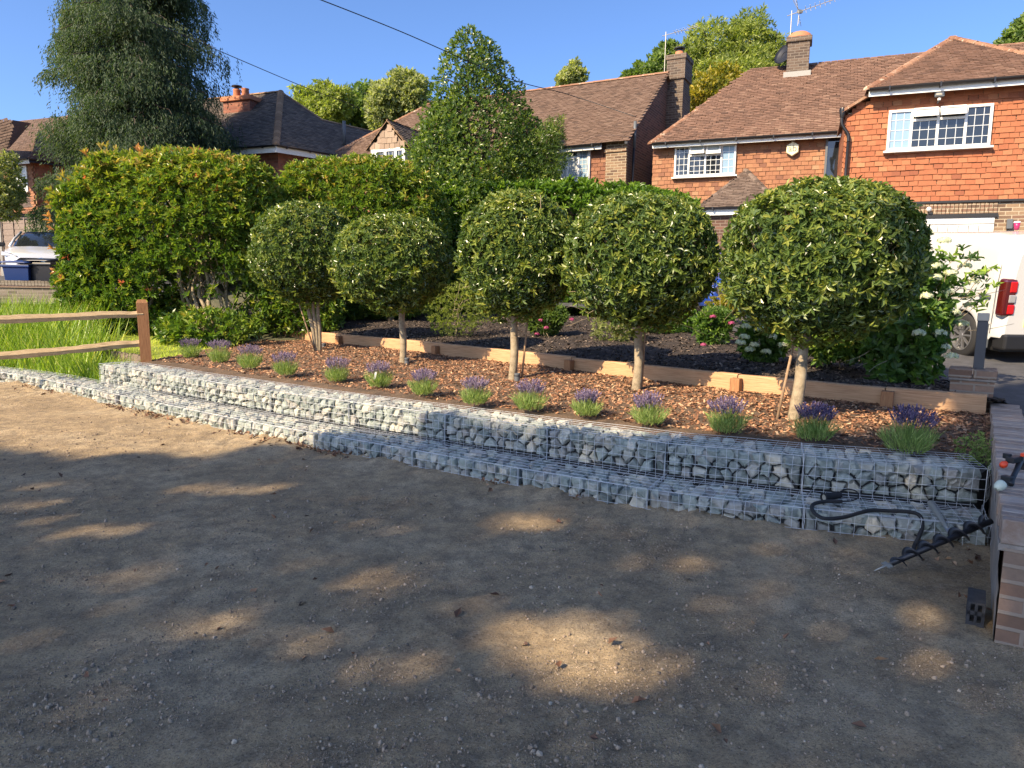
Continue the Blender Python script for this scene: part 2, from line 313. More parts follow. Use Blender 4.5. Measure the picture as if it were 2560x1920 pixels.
def sheet(name, A, B, na, nb, m, za, zb, amp=.02, sc=3, zf=None, prof=1.):
    A, B = resample(A, na), resample(B, na); t = np.linspace(0, 1, nb)[None, :, None]
    P = A[:, None, :] * (1 - t) + B[:, None, :] * t
    if za is not None: P[..., 2] = za + (zb - za) * t[..., 0] ** prof if zf is None else zf(P[..., 0], P[..., 1])
    P[..., 2] += noise(P * [1, 1, 0], sc) * amp + noise(P * [1, 1, 0], sc * 5) * amp * .35
    mb = MB(); mb.add(*grid(P), 0); return mb, P
# the wide ground that carries everything to the horizon
ys = np.concatenate([np.linspace(-60, 8, 10), np.linspace(9, 24, 61), np.linspace(28, 60, 9), [100, 200, 400, 900]])
xs = np.concatenate([[-900, -400, -150, -80], np.linspace(-50, -14, 13), np.linspace(-13.5, -4, 39), np.linspace(-2, 50, 27), [80, 150, 400, 900]])
def left_h(x, y): return np.interp(y - np.interp(x, GB[:, 0], GB[:, 1]), [.1, .3, .75, 4.3, 7, 12, 18], [-.12, .08, .36, .98, 1.15, 1.6, 2.0]) * np.interp(x, [-8.2, -5.6], [1, .62])
def base_h(x, y):
    a = np.interp(y, [-60, 9, 11, 17, 24, 30, 900], [-.12, -.12, .1, .9, 1.55, 2.0, 2.2])
    return np.where((x < -5.2) & (y < 24), left_h(x, y) - .03, a)
X, Y = np.meshgrid(xs, ys, indexing='ij'); G = np.stack([X, Y, base_h(X, Y) + 0 * X], -1)
g = struct(MB().add(*grid(G), 0).build('ground', M_['earth'], smooth=True))
# dirt yard: a fine mesh where the camera stands close
xa = np.concatenate([[-26, -20, -15], np.linspace(-12, 5.2, 520), [7, 10, 15, 22]])
ya = np.concatenate([[-16, -8, -3, 0, .8], np.geomspace(1.4, 13.5, 420)])
X, Y = np.meshgrid(xa, ya, indexing='ij'); q = np.stack([X, Y, 0 * X], -1)
def dirt_h(q):
    f = np.clip((noise(q, 1.1) + .35), 0, 1)
    return noise(q, .7) * .018 + noise(q, 3.3) * .009 + np.abs(noise(q, 17)) * .009 * (.3 + f) + noise(q, 45) * .0035 * (.3 + f)
q[..., 2] = dirt_h(q)
d = np.min(np.hypot(X[..., None] - resample(GF, 60)[:, 0], Y[..., None] - resample(GF, 60)[:, 1]), -1); q[..., 2] += .028 * np.exp(-(d / .16) ** 2) * (1 + noise(q, 6))
dirt = struct(MB().add(*grid(q), 0).build('dirt_yard', M_['dirt'], smooth=True))
# planting bed between gabions and sleeper, darker bed behind, lawn, driveway
mb, bedP = sheet('b', UBL, SLP, 220, 60, None, .39, .53, .012, 3)
edge = np.linspace(0, 1, 60)[None, :]; mb.v[0] = (bedP - np.array([0, 0, 1.]) * (.03 * np.exp(-(edge / .06) ** 2))[..., None]).reshape(-1, 3)
struct(mb.build('planting_bed', M_['soil'], smooth=True))
BKL = V3([(-7, 18.2, .98), (-3.5, 18.4, .98), (0, 18, .98), (3, 15.5, .96), (4.6, 12, .86), (5.4, 9.3, .66), (4.8, 7.2, .55)])
SL2 = SLP.copy(); SL2[:, :2] += [.03, .05]; SL2[:, 2] = .665
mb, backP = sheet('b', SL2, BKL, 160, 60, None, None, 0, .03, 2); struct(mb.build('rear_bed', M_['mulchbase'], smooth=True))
def lawn_h(x, y): return left_h(x, y)
LA = V3([(-22, 16.5, 0), (-10.4, 12.9, 0), (-8.3, 12.0, 0), (-6.9, 11.3, 0), (-5.9, 10.95, 0), (-5.2, 11.2, 0)]); LB = V3([(-22, 20, 0), (-12, 18, 0), (-7.5, 18, 0), (-5.4, 16.5, 0), (-5.15, 15.3, 0)])
mb, lawnP = sheet('l', LA, LB, 150, 80, None, 0, 0, .012, 3, lawn_h); struct(mb.build('lawn', M_['lawn'], smooth=True))
def drive_h(x, y): return np.interp(y, [-30, 3, 7, 18, 30], [.12, .30, .45, 1.30, 1.5])
DA = V3([(2.6, 1.0, 0), (3.7, 4.5, 0), (4.9, 6.5, 0), (5.3, 7.6, 0), (5.3, 9.6, 0), (4.4, 12, 0), (2.9, 15.5, 0), (0, 18, 0)]); DB = V3([(16, -4, 0), (18, 2, 0), (20, 8, 0), (22, 12, 0), (20, 15, 0), (14, 17, 0), (8, 19, 0), (3, 21, 0)])
mb, drP = sheet('d', DA, DB, 60, 40, None, 0, 0, .004, 1, drive_h); struct(mb.build('driveway', M_['asphalt'], smooth=True))
nx, ny = np.meshgrid(np.linspace(-34, -8.6, 30), np.linspace(15.3, 23, 24), indexing='ij'); P = np.stack([nx, ny, np.interp(ny, [15, 19, 23], [1.12, 1.50, 1.80])], -1)
struct(MB().add(*grid(P), 0).build('neighbour_driveway', M_['asphalt'], smooth=True))

# ------------------------------------------------------------ loose stuff lying about: pebbles, bark chips, dry leaves
ICO = bpy.data.meshes.new('t'); import bmesh
bm = bmesh.new(); bmesh.ops.create_icosphere(bm, subdivisions=1, radius=1)
tv = V3([v.co[:] for v in bm.verts]); tf = np.array([[v.index for v in f.verts] for f in bm.faces]); bm.free()
def rotm(n):                 # random rotations (n,3,3)
    a = rdir(n); b = unit(np.cross(a, rdir(n))); return np.stack([a, b, np.cross(a, b)], 2)
def yawm(n, tilt=.35):
    a = rng.uniform(0, 6.28, n); z = unit(np.stack([rng.normal(0, tilt, n), rng.normal(0, tilt, n), np.ones(n)], 1))
    x = unit(np.cross(np.stack([np.cos(a), np.sin(a), 0 * a], 1), z)); return np.stack([x, np.cross(z, x), z], 2)
tv = tv * np.array([1, .9, .75]) * rng.uniform(.7, 1.15, (len(tv), 1)); N = 190000; y = 1.7 + rng.random(N) ** 1.5 * 9.0; x = rng.uniform(-1, 1, N) * (y * .78 + .3) - .3
p = np.stack([x, y, 0 * x], 1); cl = noise(p, 1.1) * .8 + .6 * noise(p, 3.1) + .5 * noise(p, 9); keep = (cl + rng.normal(0, .45, N) > .05)
keep &= y < np.interp(x, GF[:, 0], GF[:, 1]) - .02; keep &= x < 1.95 + (y - 3.15) * .64 + 1.2 * (y < 3.1); p = p[keep]; N = len(p)
s = (.0022 + rng.pareto(3.0, N) * .0026).clip(0, .013); p[:, 2] = dirt_h(p) + s * .3
M = rotm(N) * s[:, None, None] * rng.uniform(.55, 1.2, (N, 1, 3))
tag(stuff(MB().add(*scatter(tv, tf, p, M, rng.beta(1.8, 2.2, N))).build('gravel', M_['pebble']), 'fine pale gravel scattered over the bare dirt', 'gravel'), 'fine pale gravel scattered over the bare dirt', 'gravel')
chip_v = V3([(-1, -.4, 0), (.8, -.5, .05), (1, .3, 0), (-.7, .45, .06), (0, 0, .22)]); chip_f = np.array([(0, 1, 4), (1, 2, 4), (2, 3, 4), (3, 0, 4)])
def chips(P, n, fn, m, smin, smax, name, label, zoff=.006):
    a, b = P.shape[:2]; i = rng.uniform(0, a - 1.01, n); j = fn(n) * (b - 1.01); i0 = i.astype(int); j0 = j.astype(int); fi = (i - i0)[:, None]; fj = (j - j0)[:, None]
    p = P[i0, j0] * (1 - fi) * (1 - fj) + P[i0 + 1, j0] * fi * (1 - fj) + P[i0, j0 + 1] * (1 - fi) * fj + P[i0 + 1, j0 + 1] * fi * fj; p[:, 2] += zoff
    s = rng.uniform(smin, smax, n); M = yawm(n, .45) * s[:, None, None] * np.stack([np.ones(n), rng.uniform(.5, 1.2, n), np.ones(n)], 1)[:, None, :]
    return stuff(tag(MB().add(*scatter(chip_v, chip_f, p, M, rng.random(n))).build(name, m), label, 'mulch'), label, 'mulch')
chips(bedP, 30000, lambda n: (.10 + .9 * (1 - rng.random(n) ** 1.35)), M_['chip'], .009, .028, 'bark_mulch', 'orange brown bark mulch over the sunny planting bed')
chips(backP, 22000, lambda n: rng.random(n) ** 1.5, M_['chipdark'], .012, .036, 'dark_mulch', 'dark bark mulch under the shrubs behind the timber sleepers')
cx = rng.uniform(0, 1, 620); A = resample(GF, 261); k = (cx * 260).astype(int); ce = noise(np.stack([cx * 40, 0 * cx, 0 * cx], 1), 1) > .1
p1 = A[k][ce] + np.stack([rng.normal(-.02, .05, ce.sum()), -np.abs(rng.normal(.06, .07, ce.sum())), np.full(ce.sum(), .03)], 1)
p2 = np.array([atz(x, y, .01) for x, y in [(2380, 1400), (2345, 1392), (2300, 1395), (2420, 1410), (2395, 1385), (2440, 1395), (560, 1560), (1960, 1598), (845, 1582), (1485, 1485), (1575, 1760), (1500, 1478), (1815, 1835), (2420, 1495), (2435, 1510)] for _ in (0, 1)]) + rng.normal(0, .03, (30, 3)) * [1, 1, .1]
p3 = np.stack([rng.uniform(-5, 3, 130), 2 + rng.random(130) ** 1.3 * 6, np.full(130, .012)], 1); p3 = p3[(p3[:, 1] < np.interp(p3[:, 0], GF[:, 0], GF[:, 1]) - .1) & (p3[:, 0] < 1.9 + (p3[:, 1] - 3.15) * .64)]
p = np.concatenate([p1, p1 + rng.normal(0, .03, p1.shape) * [1, 1, .1], p2, p3]); n = len(p)
lv = V3([(0, 0, 0), (.35, .32, .22), (1, 0, .1), (.4, -.3, .2), (.45, 0, -.02), (.1, .15, .08)]); lf = np.array([(0, 4, 1), (4, 2, 1), (0, 3, 4), (3, 2, 4)])
tag(stuff(MB().add(*scatter(lv, lf, p, yawm(n, .6) * rng.uniform(.025, .065, n)[:, None, None], rng.random(n))).build('dry_leaf_litter', M_['dryleaf']), 'curled brown dead leaves lying on the dirt along the gabions', 'leaf litter'), 'curled brown dead leaves lying on the dirt along the gabions', 'leaf litter')

# ============================================================ GABIONS
def clip_half(poly, p, n):
    out = []
    for i in range(len(poly)):
        a, b = poly[i], poly[(i + 1) % len(poly)]; da, db = np.dot(a - p, n), np.dot(b - p, n)
        if da <= 0: out.append(a)
        if da * db < 0: out.append(a + (b - a) * da / (da - db))
    return out
def cells(w, h, s):
    nx, ny = max(2, round(w / s)), max(1, round(h / (s * .82))); pts = []
    for j in range(ny):
        for i in range(nx): pts.append(((i + .5 + (.25 if j % 2 else -.25) + rng.uniform(-.42, .42)) * w / nx, (j + .5 + rng.uniform(-.36, .36)) * h / ny))
    pts = np.array(pts); res = []
    for i, p in enumerate(pts):
        poly = [np.array(c, float) for c in ((0, 0), (w, 0), (w, h), (0, h))]
        for j in np.argsort(np.hypot(*(pts - p).T))[1:12]: poly = clip_half(poly, (p + pts[j]) / 2, pts[j] - p)
        if len(poly) >= 3: res.append((np.mean(poly, 0), poly))
    return res
def add_stones(root, O, U, W, N, w, h, s, depth=.09):
    O, U, W, N = [np.asarray(a, float) for a in (O, U, W, N)]
    for c, poly in cells(w, h, s):
        pts = []
        for i in range(len(poly)):
            a, b = poly[i], poly[(i + 1) % len(poly)]; pts.append(a + (b - a) * rng.uniform(.02, .12))
            if rng.random() < .55: pts.append(a + (b - a) * rng.uniform(.4, .7) + (a + b - 2 * c) * rng.uniform(-.09, .0))
            if rng.random() < .5: pts.append(a + (b - a) * .93)
        pts = np.array(pts); sc = rng.uniform(.84, .97); tilt = rng.normal(0, .26, 2); off = rng.uniform(-.034, .003) - (.022 if rng.random() < (.3 if abs(N[2]) > .5 else .15) else 0); rings = []
        for f, z in ((.72, -depth), (sc, -.040), (sc * .93, -.013), (sc * rng.uniform(.62, .8), .002)):
            q = c + (pts - c) * f * (1 + rng.normal(0, .05, (len(pts), 1))); dz = z + off + (q - c) @ tilt * (1 if z > -.05 else 0) + rng.normal(0, .004, len(pts))
            rings.append(O + np.outer(q[:, 0], U) + np.outer(q[:, 1], W) + np.outer(np.minimum(dz, .002), N))
        n = len(pts); top = rings[-1].mean(0) + N * rng.uniform(0, .004); V = np.concatenate(rings + [[top]]); F = []
        for r in range(3):
            for k in range(n): k2 = (k + 1) % n; F.append((r * n + k, r * n + k2, (r + 1) * n + k2, (r + 1) * n + k))
        for k in range(n): F.append((3 * n + k, 3 * n + (k + 1) % n, 4 * n))
        MB().add(V, F).build('stone', M_['stone'], root)
def wires(mb, O, U, W, w, h, sp=.076, r=.0016):
    O, U, W = [np.asarray(a, float) for a in (O, U, W)]
    a = np.linspace(0, w, max(2, round(w / sp) + 1)); b = np.linspace(0, h, max(2, round(h / sp) + 1))
    jit = lambda: rng.normal(0, .0035, 3)
    if abs(W[2]) < .5: r = .0013
    for i, t in enumerate(a): mb.add(*tube([O + U * t + jit(), O + U * t + W * h / 2 + jit(), O + U * t + W * h + jit()], r, 4, False))
    for i, t in enumerate(b): mb.add(*tube([O + W * t + jit() * .3, O + W * t + U * w / 2 + jit(), O + W * t + U * w + jit() * .3], r * 1.15, 4, False))
def basket(F0, F1, B0, B1, z0, z1, face_z, label, group, ends=(False, False)):
    F0, F1, B0, B1 = [np.array([a[0], a[1], 0.]) for a in (F0, F1, B0, B1)]; Zv = np.array([0, 0, 1.])
    U = unit(F1 - F0); w = np.linalg.norm(F1 - F0); N = np.array([U[1], -U[0], 0]); g = .012
    root = empty('gabion_basket', tuple((F0 + B1) / 2 + Zv * z0), label, 'gabion', group)
    add_stones(root, F0 + U * g + Zv * face_z, U, Zv, N, w - 2 * g, z1 - face_z - .015, .106)
    Ub = B0 - F0; dp = np.linalg.norm(Ub); Wd = Ub / dp
    add_stones(root, F0 + U * g + Zv * (z1 - .004) + Wd * .03, U, Wd, Zv, w - 2 * g, dp - .03, .118)
    for e, (P0, P1) in zip(ends, ((B0, F0), (F1, B1))):
        if e: u = unit(P1 - P0); add_stones(root, P0 + Zv * face_z, u, Zv, np.array([u[1], -u[0], 0]), np.linalg.norm(P1 - P0), z1 - face_z - .02, .11)
    V = V3([F0 + U * .03 - N * .06, F1 - U * .03 - N * .06, B1, B0]); V = np.concatenate([V + Zv * z0, V + Zv * (z1 - .06)])
    MB().add(V, BOXF).build('rubble_fill', M_['fill'], root)
    mb = MB(); o = N * .006
    wires(mb, F0 + o + Zv * (face_z - .03), U, Zv, w, z1 + .004 - face_z + .03); wires(mb, F0 + o + Zv * (z1 + .006), U, Wd, w, dp)
    for P0, P1 in ((B0, F0), (B1, F1)): u = unit(P1 - P0); wires(mb, P0 + Zv * face_z, u, Zv, dp, z1 - face_z + .004)
    mb.build('wire_cage', M_['galv'], root); return root
words = ['farthest left', 'second', 'third', 'fourth', 'fifth', 'sixth', 'seventh', 'eighth', 'ninth', 'tenth', 'eleventh', 'last']
n = len(GF) - 1
for i in range(n):
    nm = ('first', 'second', 'third', 'fourth', 'fifth', 'sixth', 'seventh', 'eighth', 'ninth', 'tenth', 'eleventh', 'twelfth')[n - 1 - i]
    lit = 'sunlit pale stones' if i < 7 else 'shaded blue grey stones'
    basket(GF[i], GF[i + 1], GB[i], GB[i + 1], -.05, LOWZ, -.02, f'low gabion basket of {lit}, {nm} in front row from brick wall', 'gabion baskets in the low front row', (i == 0, i == n - 1))
for i in range(3, n):
    nm = ('first', 'second', 'third', 'fourth', 'fifth', 'sixth', 'seventh', 'eighth', 'ninth')[n - 1 - i]
    lit = 'sunlit pale stones' if i < 9 else 'shaded blue grey stones'
    basket(GB[i], GB[i + 1], GU[i], GU[i + 1], -.05, UPZ, LOWZ if i > 3 else .02, f'tall gabion basket of {lit}, {nm} in back row from brick wall', 'gabion baskets in the taller back row', (i == 3, False))

# ============================================================ TIMBER SLEEPER EDGING
SJ = V3([(-4.75, 14.75, 0), (-3.25, 13.55, 0), (-1.2, 11.65, 0), (.82, 9.52, 0), (2.52, 7.82, 0), (3.66, 6.88, 0), (4.36, 6.44, 0)])
sgrp = 'timber sleepers edging the bed'
slab = ['timber sleeper darkened by shade at the far left end of the edging', 'sunlit timber sleeper behind the leftmost ball tree trunks', 'timber sleeper between the second and third ball trees', 'timber sleeper behind the third and fourth ball trees', 'timber sleeper dappled with leaf shadow left of the nearest ball tree', 'short timber sleeper ending at the brick pier']
for i in range(len(SJ) - 1):
    a, b = SJ[i].copy(), SJ[i + 1].copy(); za = .46; u = unit(b - a); nn = np.array([u[1], -u[0], 0]); h = .245 + random.uniform(-.006, .006)
    root = empty('timber_sleeper', tuple((a + b) / 2 + [0, 0, za]), slab[i], 'sleeper', sgrp)
    mb = MB(); L = np.linalg.norm(b - a) - .006; k = 9; rows = []
    for t in np.linspace(0, 1, k):
        w = noise(np.array([[i * 7 + t * 2.5, 0, 0]]), 1)[0] * .006; c = a + u * (L * t)
        rows += [c + nn * (.035 + w) + [0, 0, za], c + nn * (.035 + w) + [0, 0, za + h - .012], c + nn * (.024 + w) + [0, 0, za + h + w], c - nn * .055 + [0, 0, za + h + w], c - nn * .065 + [0, 0, za + h - .012], c - nn * .065 + [0, 0, za]]
    F = [(q * 6 + r, (q + 1) * 6 + r, (q + 1) * 6 + (r + 1) % 6, q * 6 + (r + 1) % 6) for q in range(k - 1) for r in range(6)] + [tuple(range(5, -1, -1)), tuple((k - 1) * 6 + r for r in range(6))]
    mb.add(V3(rows), F).build('timber_beam', M_['sleeperwood'], root, uv=True)
    if 1 <= i <= 5:
        c = a + nn * .085 + u * (.0 if i != 5 else .02); p = tag(bev(MB().add(*pbox(c - u * .055 - nn * .045 + [0, 0, .40], u * .11, nn * .09, (0, 0, .265 + .01 * (i % 2)))).build('timber_peg', M_['orangewood'], uv=True), .006),
            ['', 'short square peg left of the second ball tree', 'short square timber peg between the second and third ball trees', 'square peg in full sun between the third and fourth ball trees', 'square timber peg between the fourth ball tree and the nearest one', 'square timber peg behind the lavender next to the brick wall'][i], 'post', 'square pegs holding the sleepers')

# ============================================================ GARDEN WALL, PIER, BOLLARD
wd = unit(np.array([.545, .838, 0])); wn = np.array([wd[1], -wd[0], 0])       # along the wall, and to its right
w0 = np.array([2.26, 3.14, 0.]); WL = 4.28
gw = empty('garden_wall', tuple(w0), 'low brick wall with soldier course capping at the right edge of the yard', 'wall')
MB().add(*pbox(w0 + wn * .012 + [0, 0, -.1], wd * WL, wn * .21, (0, 0, .555))).build('wall_body', M_['brick_garden'], gw, uv=True)
MB().add(*pbox(w0 - wn * .012 + wd * .004 + [0, 0, .44], wd * (WL - .01), wn * .25, (0, 0, .032))).build('mortar_ledge', M_['mortar'], gw)
rows = []                                                                        # uneven old render on the side facing the gabions
for i, t in enumerate(np.linspace(0, WL - .4, 60)):
    for z in np.linspace(-.02, .43, 9): c = w0 + wd * t; rows.append(c + wn * (.006 - .008 * (z > .3) + noise(np.array([[t * 3, z * 6, 1]]), 1.5)[0] * .006) + [0, 0, z])
MB().add(*grid(V3(rows).reshape(60, 9, 3)), 0).build('rendered_face', M_['render'], gw, smooth=True)
mb = MB(); t = .0; zc = .474
while t < WL - .05:
    th = random.uniform(.060, .068); a = w0 + wd * t + wn * random.uniform(-.012, -.004); tl = random.uniform(-.004, .006)
    V, F = pbox(a + [0, 0, zc], wd * th, wn * (.228 + random.uniform(-.004, .004)), (0, 0, .112 + tl)); mb.add(V, F); t += th + .009
MB().add(*pbox(w0 + wn * .004 + wd * .004 + [0, 0, zc - .001], wd * (WL - .02), wn * .21, (0, 0, .098))).build('mortar_bed', M_['mortar'], gw)
bev(mb.build('capping', M_['capbrick'], gw), .004, 1)
pc = w0 + wd * (WL + .17) - wn * .15
gp = empty('brick_pier', tuple(pc), 'square brick pier at the far end of the low wall carrying a grey bollard', 'pier')
mb = MB(); mb.add(*pbox(pc - wd * .17 - wn * .20, wd * .34, wn * .36, (0, 0, .78))); mb.build('shaft', M_['brick_garden'], gp, uv=True)
mb = MB()
for a in range(2):
    for b in range(2): mb.add(*pbox(pc - wd * .19 - wn * .22 + wd * a * .192 + wn * b * .202 + [0, 0, .805], wd * .185, wn * .195, (0, 0, .085)))
bev(mb.build('capping', M_['brick_garden'], gp, uv=True), .006, 1)
bev(MB().add(*pbox(pc - wd * .185 - wn * .215 + [0, 0, .78], wd * .37, wn * .39, (0, 0, .024))).build('mortar_ledge', M_['mortar'], gp), .006, 1)
bc = pc + wn * .02 + wd * .03
bo = empty('bollard_light', tuple(bc + [0, 0, .83]), 'slim square dark grey metal bollard standing on the brick pier', 'bollard')
bev(MB().add(*pbox(bc - wd * .045 - wn * .045 + [0, 0, .896], wd * .09, wn * .09, (0, 0, .46))).build('post', M_['bollard'], bo), .003)
bev(MB().add(*pbox(bc - wd * .05 - wn * .05 + [0, 0, 1.358], wd * .10, wn * .10, (0, 0, .075))).build('lamp_head', M_['bollardtop'], bo), .004)
bev(MB().add(*pbox(bc - wd * .058 - wn * .058 + [0, 0, .891], wd * .116, wn * .116, (0, 0, .007))).build('base_plate', M_['bollard'], bo), .002)
# weedy tuft hanging from the wall, built with the plants below
# drain block at the wall foot, loose brick by the pier, cable box
dbk = empty('hollow_block', (2.36, 3.45, 0), 'dark hollow concrete block against the foot of the wall near its end', 'block')
c = w0 + wd * .13 - wn * .004; mb = MB(); hb = .12
for (q0, q1, z0, z1) in ((0, .10, 0, .02), (0, .10, .055, .075), (0, .10, .11, hb), (0, .018, .02, .11), (.082, .10, .02, .11), (.042, .058, .02, .11)):
    mb.add(*pbox(c - wn * .10 + wn * q0 * .75 + [0, 0, z0 + .0005 * q0], wd * .2, wn * (q1 - q0) * .75, (0, 0, z1 - z0)))
mb.build('block_shell', M_['greyblock'], dbk)
MB().add(*pbox(c - wn * .10 + wn * .004 + wd * .05 + [0, 0, .004], wd * .14, wn * .066, (0, 0, hb - .01))).build('block_core', M_['black'], dbk)
lb = atz(2414, 1010, .50); tag(bev(MB().add(*pbox(lb + [-.02, -.12, -.04], (.10, .02, 0), (-.03, .13, .07), (0, -.02, .07))).build('loose_brick', M_['brick_garden'], uv=True), .004), 'loose weathered brick leaning at the foot of the pier in the bed', 'brick')
eb = atz(2378, 1008, .50) + [0, 0, .03]; r_ = empty('cable_box', tuple(eb), 'small grey outdoor cable box with a wire beside the pier', 'box')
bev(MB().add(*cbox(eb + [0, 0, .03], (.045, .05, .09), .3)).build('housing', M_['greyplastic'], r_), .004)
MB().add(*tube(spline([eb + [0, 0, 0], eb + [.03, -.12, -.03], eb + [.10, -.25, -.02], eb + [.17, -.22, -.02], eb + [.2, -.05, .0]], 24), .006, 6)).build('wire', M_['cable'], r_, smooth=True)
MB().add(*tube(spline([eb + [-.02, 0, 0], eb + [-.12, -.02, -.02], eb + [-.3, .02, -.02], eb + [-.5, .0, -.01]], 24), .003, 5)).build('wire', M_['steel'], r_, smooth=True)

# ============================================================ TOOLS
# earth auger leaning from the dirt up to the wall
a0 = atz(2185, 1427, .015); a1 = w0 + wd * 1.02 + wn * -.012 + [0, 0, .30]; ax = unit(a1 - a0); L = np.linalg.norm(a1 - a0)
ag = empty('auger_bit', tuple(a0), 'black spiral earth auger leaning from the dirt against the brick wall', 'auger')
MB().add(*tube([a0 + ax * .11, a0 + ax * L], .0165, 12)).build('shaft', M_['blackmetal'], ag, smooth=True)
x_, y_ = frame(ax); rows = []
for t in np.linspace(0, 1, 110):
    an = t * 2 * math.pi * 6.2; s = .11 + t * (L - .14); ro = .052 * min(1, .45 + t * 4)
    e = x_ * math.cos(an) + y_ * math.sin(an); rows.append([a0 + ax * s + e * .012, a0 + ax * (s + .004) + e * ro])
fl = MB().add(*grid(np.array(rows)), 0).build('spiral_blade', M_['blackmetal'], ag, smooth=True); sm = fl.modifiers.new('s', 'SOLIDIFY'); sm.thickness = .003
MB().add(*tube([a0, a0 + ax * .05, a0 + ax * .12], [.002, .007, .011], 10)).build('tip', M_['oldsteel'], ag, smooth=True)
mb = MB(); 
for s in (1, -1): c = a0 + ax * .10; mb.add(*pbox(c - y_ * .004, x_ * s * .036, y_ * .008, -ax * .028 + x_ * s * .004))
mb.build('cutting_tooth', M_['oldsteel'], ag)
# flexible black hose with a rubber cup lying on the gabion
def pz(L): return np.array([atz(x, y, z) for x, y, z in L])
hose = pz([(2105, 1253, .20), (2060, 1254, .195), (2032, 1262, .19), (2034, 1280, .185), (2060, 1296, .185), (2110, 1293, .185), (2170, 1277, .185), (2220, 1277, .185), (2275, 1280, .19), (2300, 1290, .175), (2306, 1315, .12), (2296, 1345, .06), (2287, 1362, .02), (2283, 1376, .01)])
hr = empty('rubber_hose', tuple(hose[6]), 'bent black rubber hose draped over the front gabion onto the dirt', 'hose')
MB().add(*tube(spline(hose, 90), .0125, 12)).build('tube', M_['rubber'], hr, smooth=True)
MB().add(*tube(spline(pz([(2105, 1253, .20), (2128, 1252, .2), (2146, 1243, .21), (2140, 1228, .225), (2118, 1223, .23), (2100, 1229, .215)]), 40), .0045, 8)).build('thin_loop', M_['rubber'], hr, smooth=True)
cc0 = atz(2100, 1237, .205); cc1 = atz(2058, 1244, .20); 
cu = empty('rubber_cup', tuple(cc1), 'short black cylindrical rubber cup lying on top of the front gabion', 'cup')
dd = cc1 - cc0; hl = np.linalg.norm(dd); MB().add(*lathe([(0, 0), (.022, 0), (.025, .01), (.026, hl - .02), (.029, hl - .018), (.029, hl), (.024, hl), (.022, hl - .03), (0, hl - .03)], cc0, 24, dd)).build('body', M_['rubber'], cu, smooth=True)
MB().add(*lathe([(0, hl - .02), (.0225, hl - .02), (.0225, hl - .012), (0, hl - .012)], cc0, 20, dd)).build('lens', M_['lens'], cu)
# old steel spike / socket tool
k0 = atz(2326, 1257, .20); k1 = atz(2376, 1333, .15); kd = k1 - k0; kl = np.linalg.norm(kd)
st = empty('steel_fence_socket', tuple(k0), 'weathered grey metal ground spike resting point down on the front gabion', 'spike')
MB().add(*lathe([(0, 0), (.018, 0), (.021, .006), (.023, .05), (.019, .10), (.014, kl * .8), (.008, kl * .86), (0, kl * .87)], k0, 10, kd)).build('socket', M_['oldsteel'], st, smooth=True)
x2, y2 = frame(kd); u2 = kd / kl; MB().add(*pbox(k0 + u2 * kl * .8 - x2 * .015 - y2 * .003, x2 * .03, y2 * .006, u2 * kl * .28)).build('point', M_['steel'], st)
# strap clamp / trigger handle lying on the wall cap
hc = w0 + wd * .66 + wn * .19 + [0, 0, .595]; px_ = lambda x, y, dz=0: atz(x, y, .60 + dz)
th = empty('trigger_handle', tuple(hc), 'black plastic tool handle with orange red knob lying on the brick wall', 'tool handle')
h0 = px_(2548, 1225, .02); mbk = MB()
mbk.add(*tube(spline([px_(2523, 1212, .01), px_(2534, 1190, .05), px_(2548, 1160, .09), px_(2552, 1143, .11)], 14), [.020, .021, .019, .016, .015, .014, .014, .015, .016, .017, .018, .018, .017, .012], 8))
mbk.add(*cbox(px_(2536, 1148, .115), (.10, .045, .034), .5)); mbk.add(*cbox(px_(2518, 1140, .13), (.03, .035, .03), .2)); mbk.add(*cbox(px_(2553, 1160, .075), (.03, .04, .06), .7))
bev(mbk.build('handle_body', M_['black'], th), .005)
MB().add(*lathe([(0, 0), (.014, .002), (.019, .014), (.019, .024), (.012, .038)], px_(2503, 1166, .08), 16, (.8, .25, .5))).build('knob', M_['orange'], th, smooth=True)
bev(MB().add(*cbox(px_(2562, 1137, .14), (.04, .03, .02), .6)).build('trigger', M_['orange'], th), .003)
k = px_(2486, 1218, .022); cp = empty('suction_nozzle', tuple(k), 'pale green white conical plastic nozzle with black collar on the brick wall', 'nozzle')
MB().add(*lathe([(.004, 0), (.016, .006), (.024, .022), (.027, .042), (.026, .052), (0, .052)], px_(2490, 1222, .008), 20, (.75, .35, .35))).build('cone', M_['palegreen'], cp, smooth=True)
bev(MB().add(*cbox(px_(2518, 1200, .03), (.04, .05, .045), .4)).build('collar', M_['black'], cp), .004)

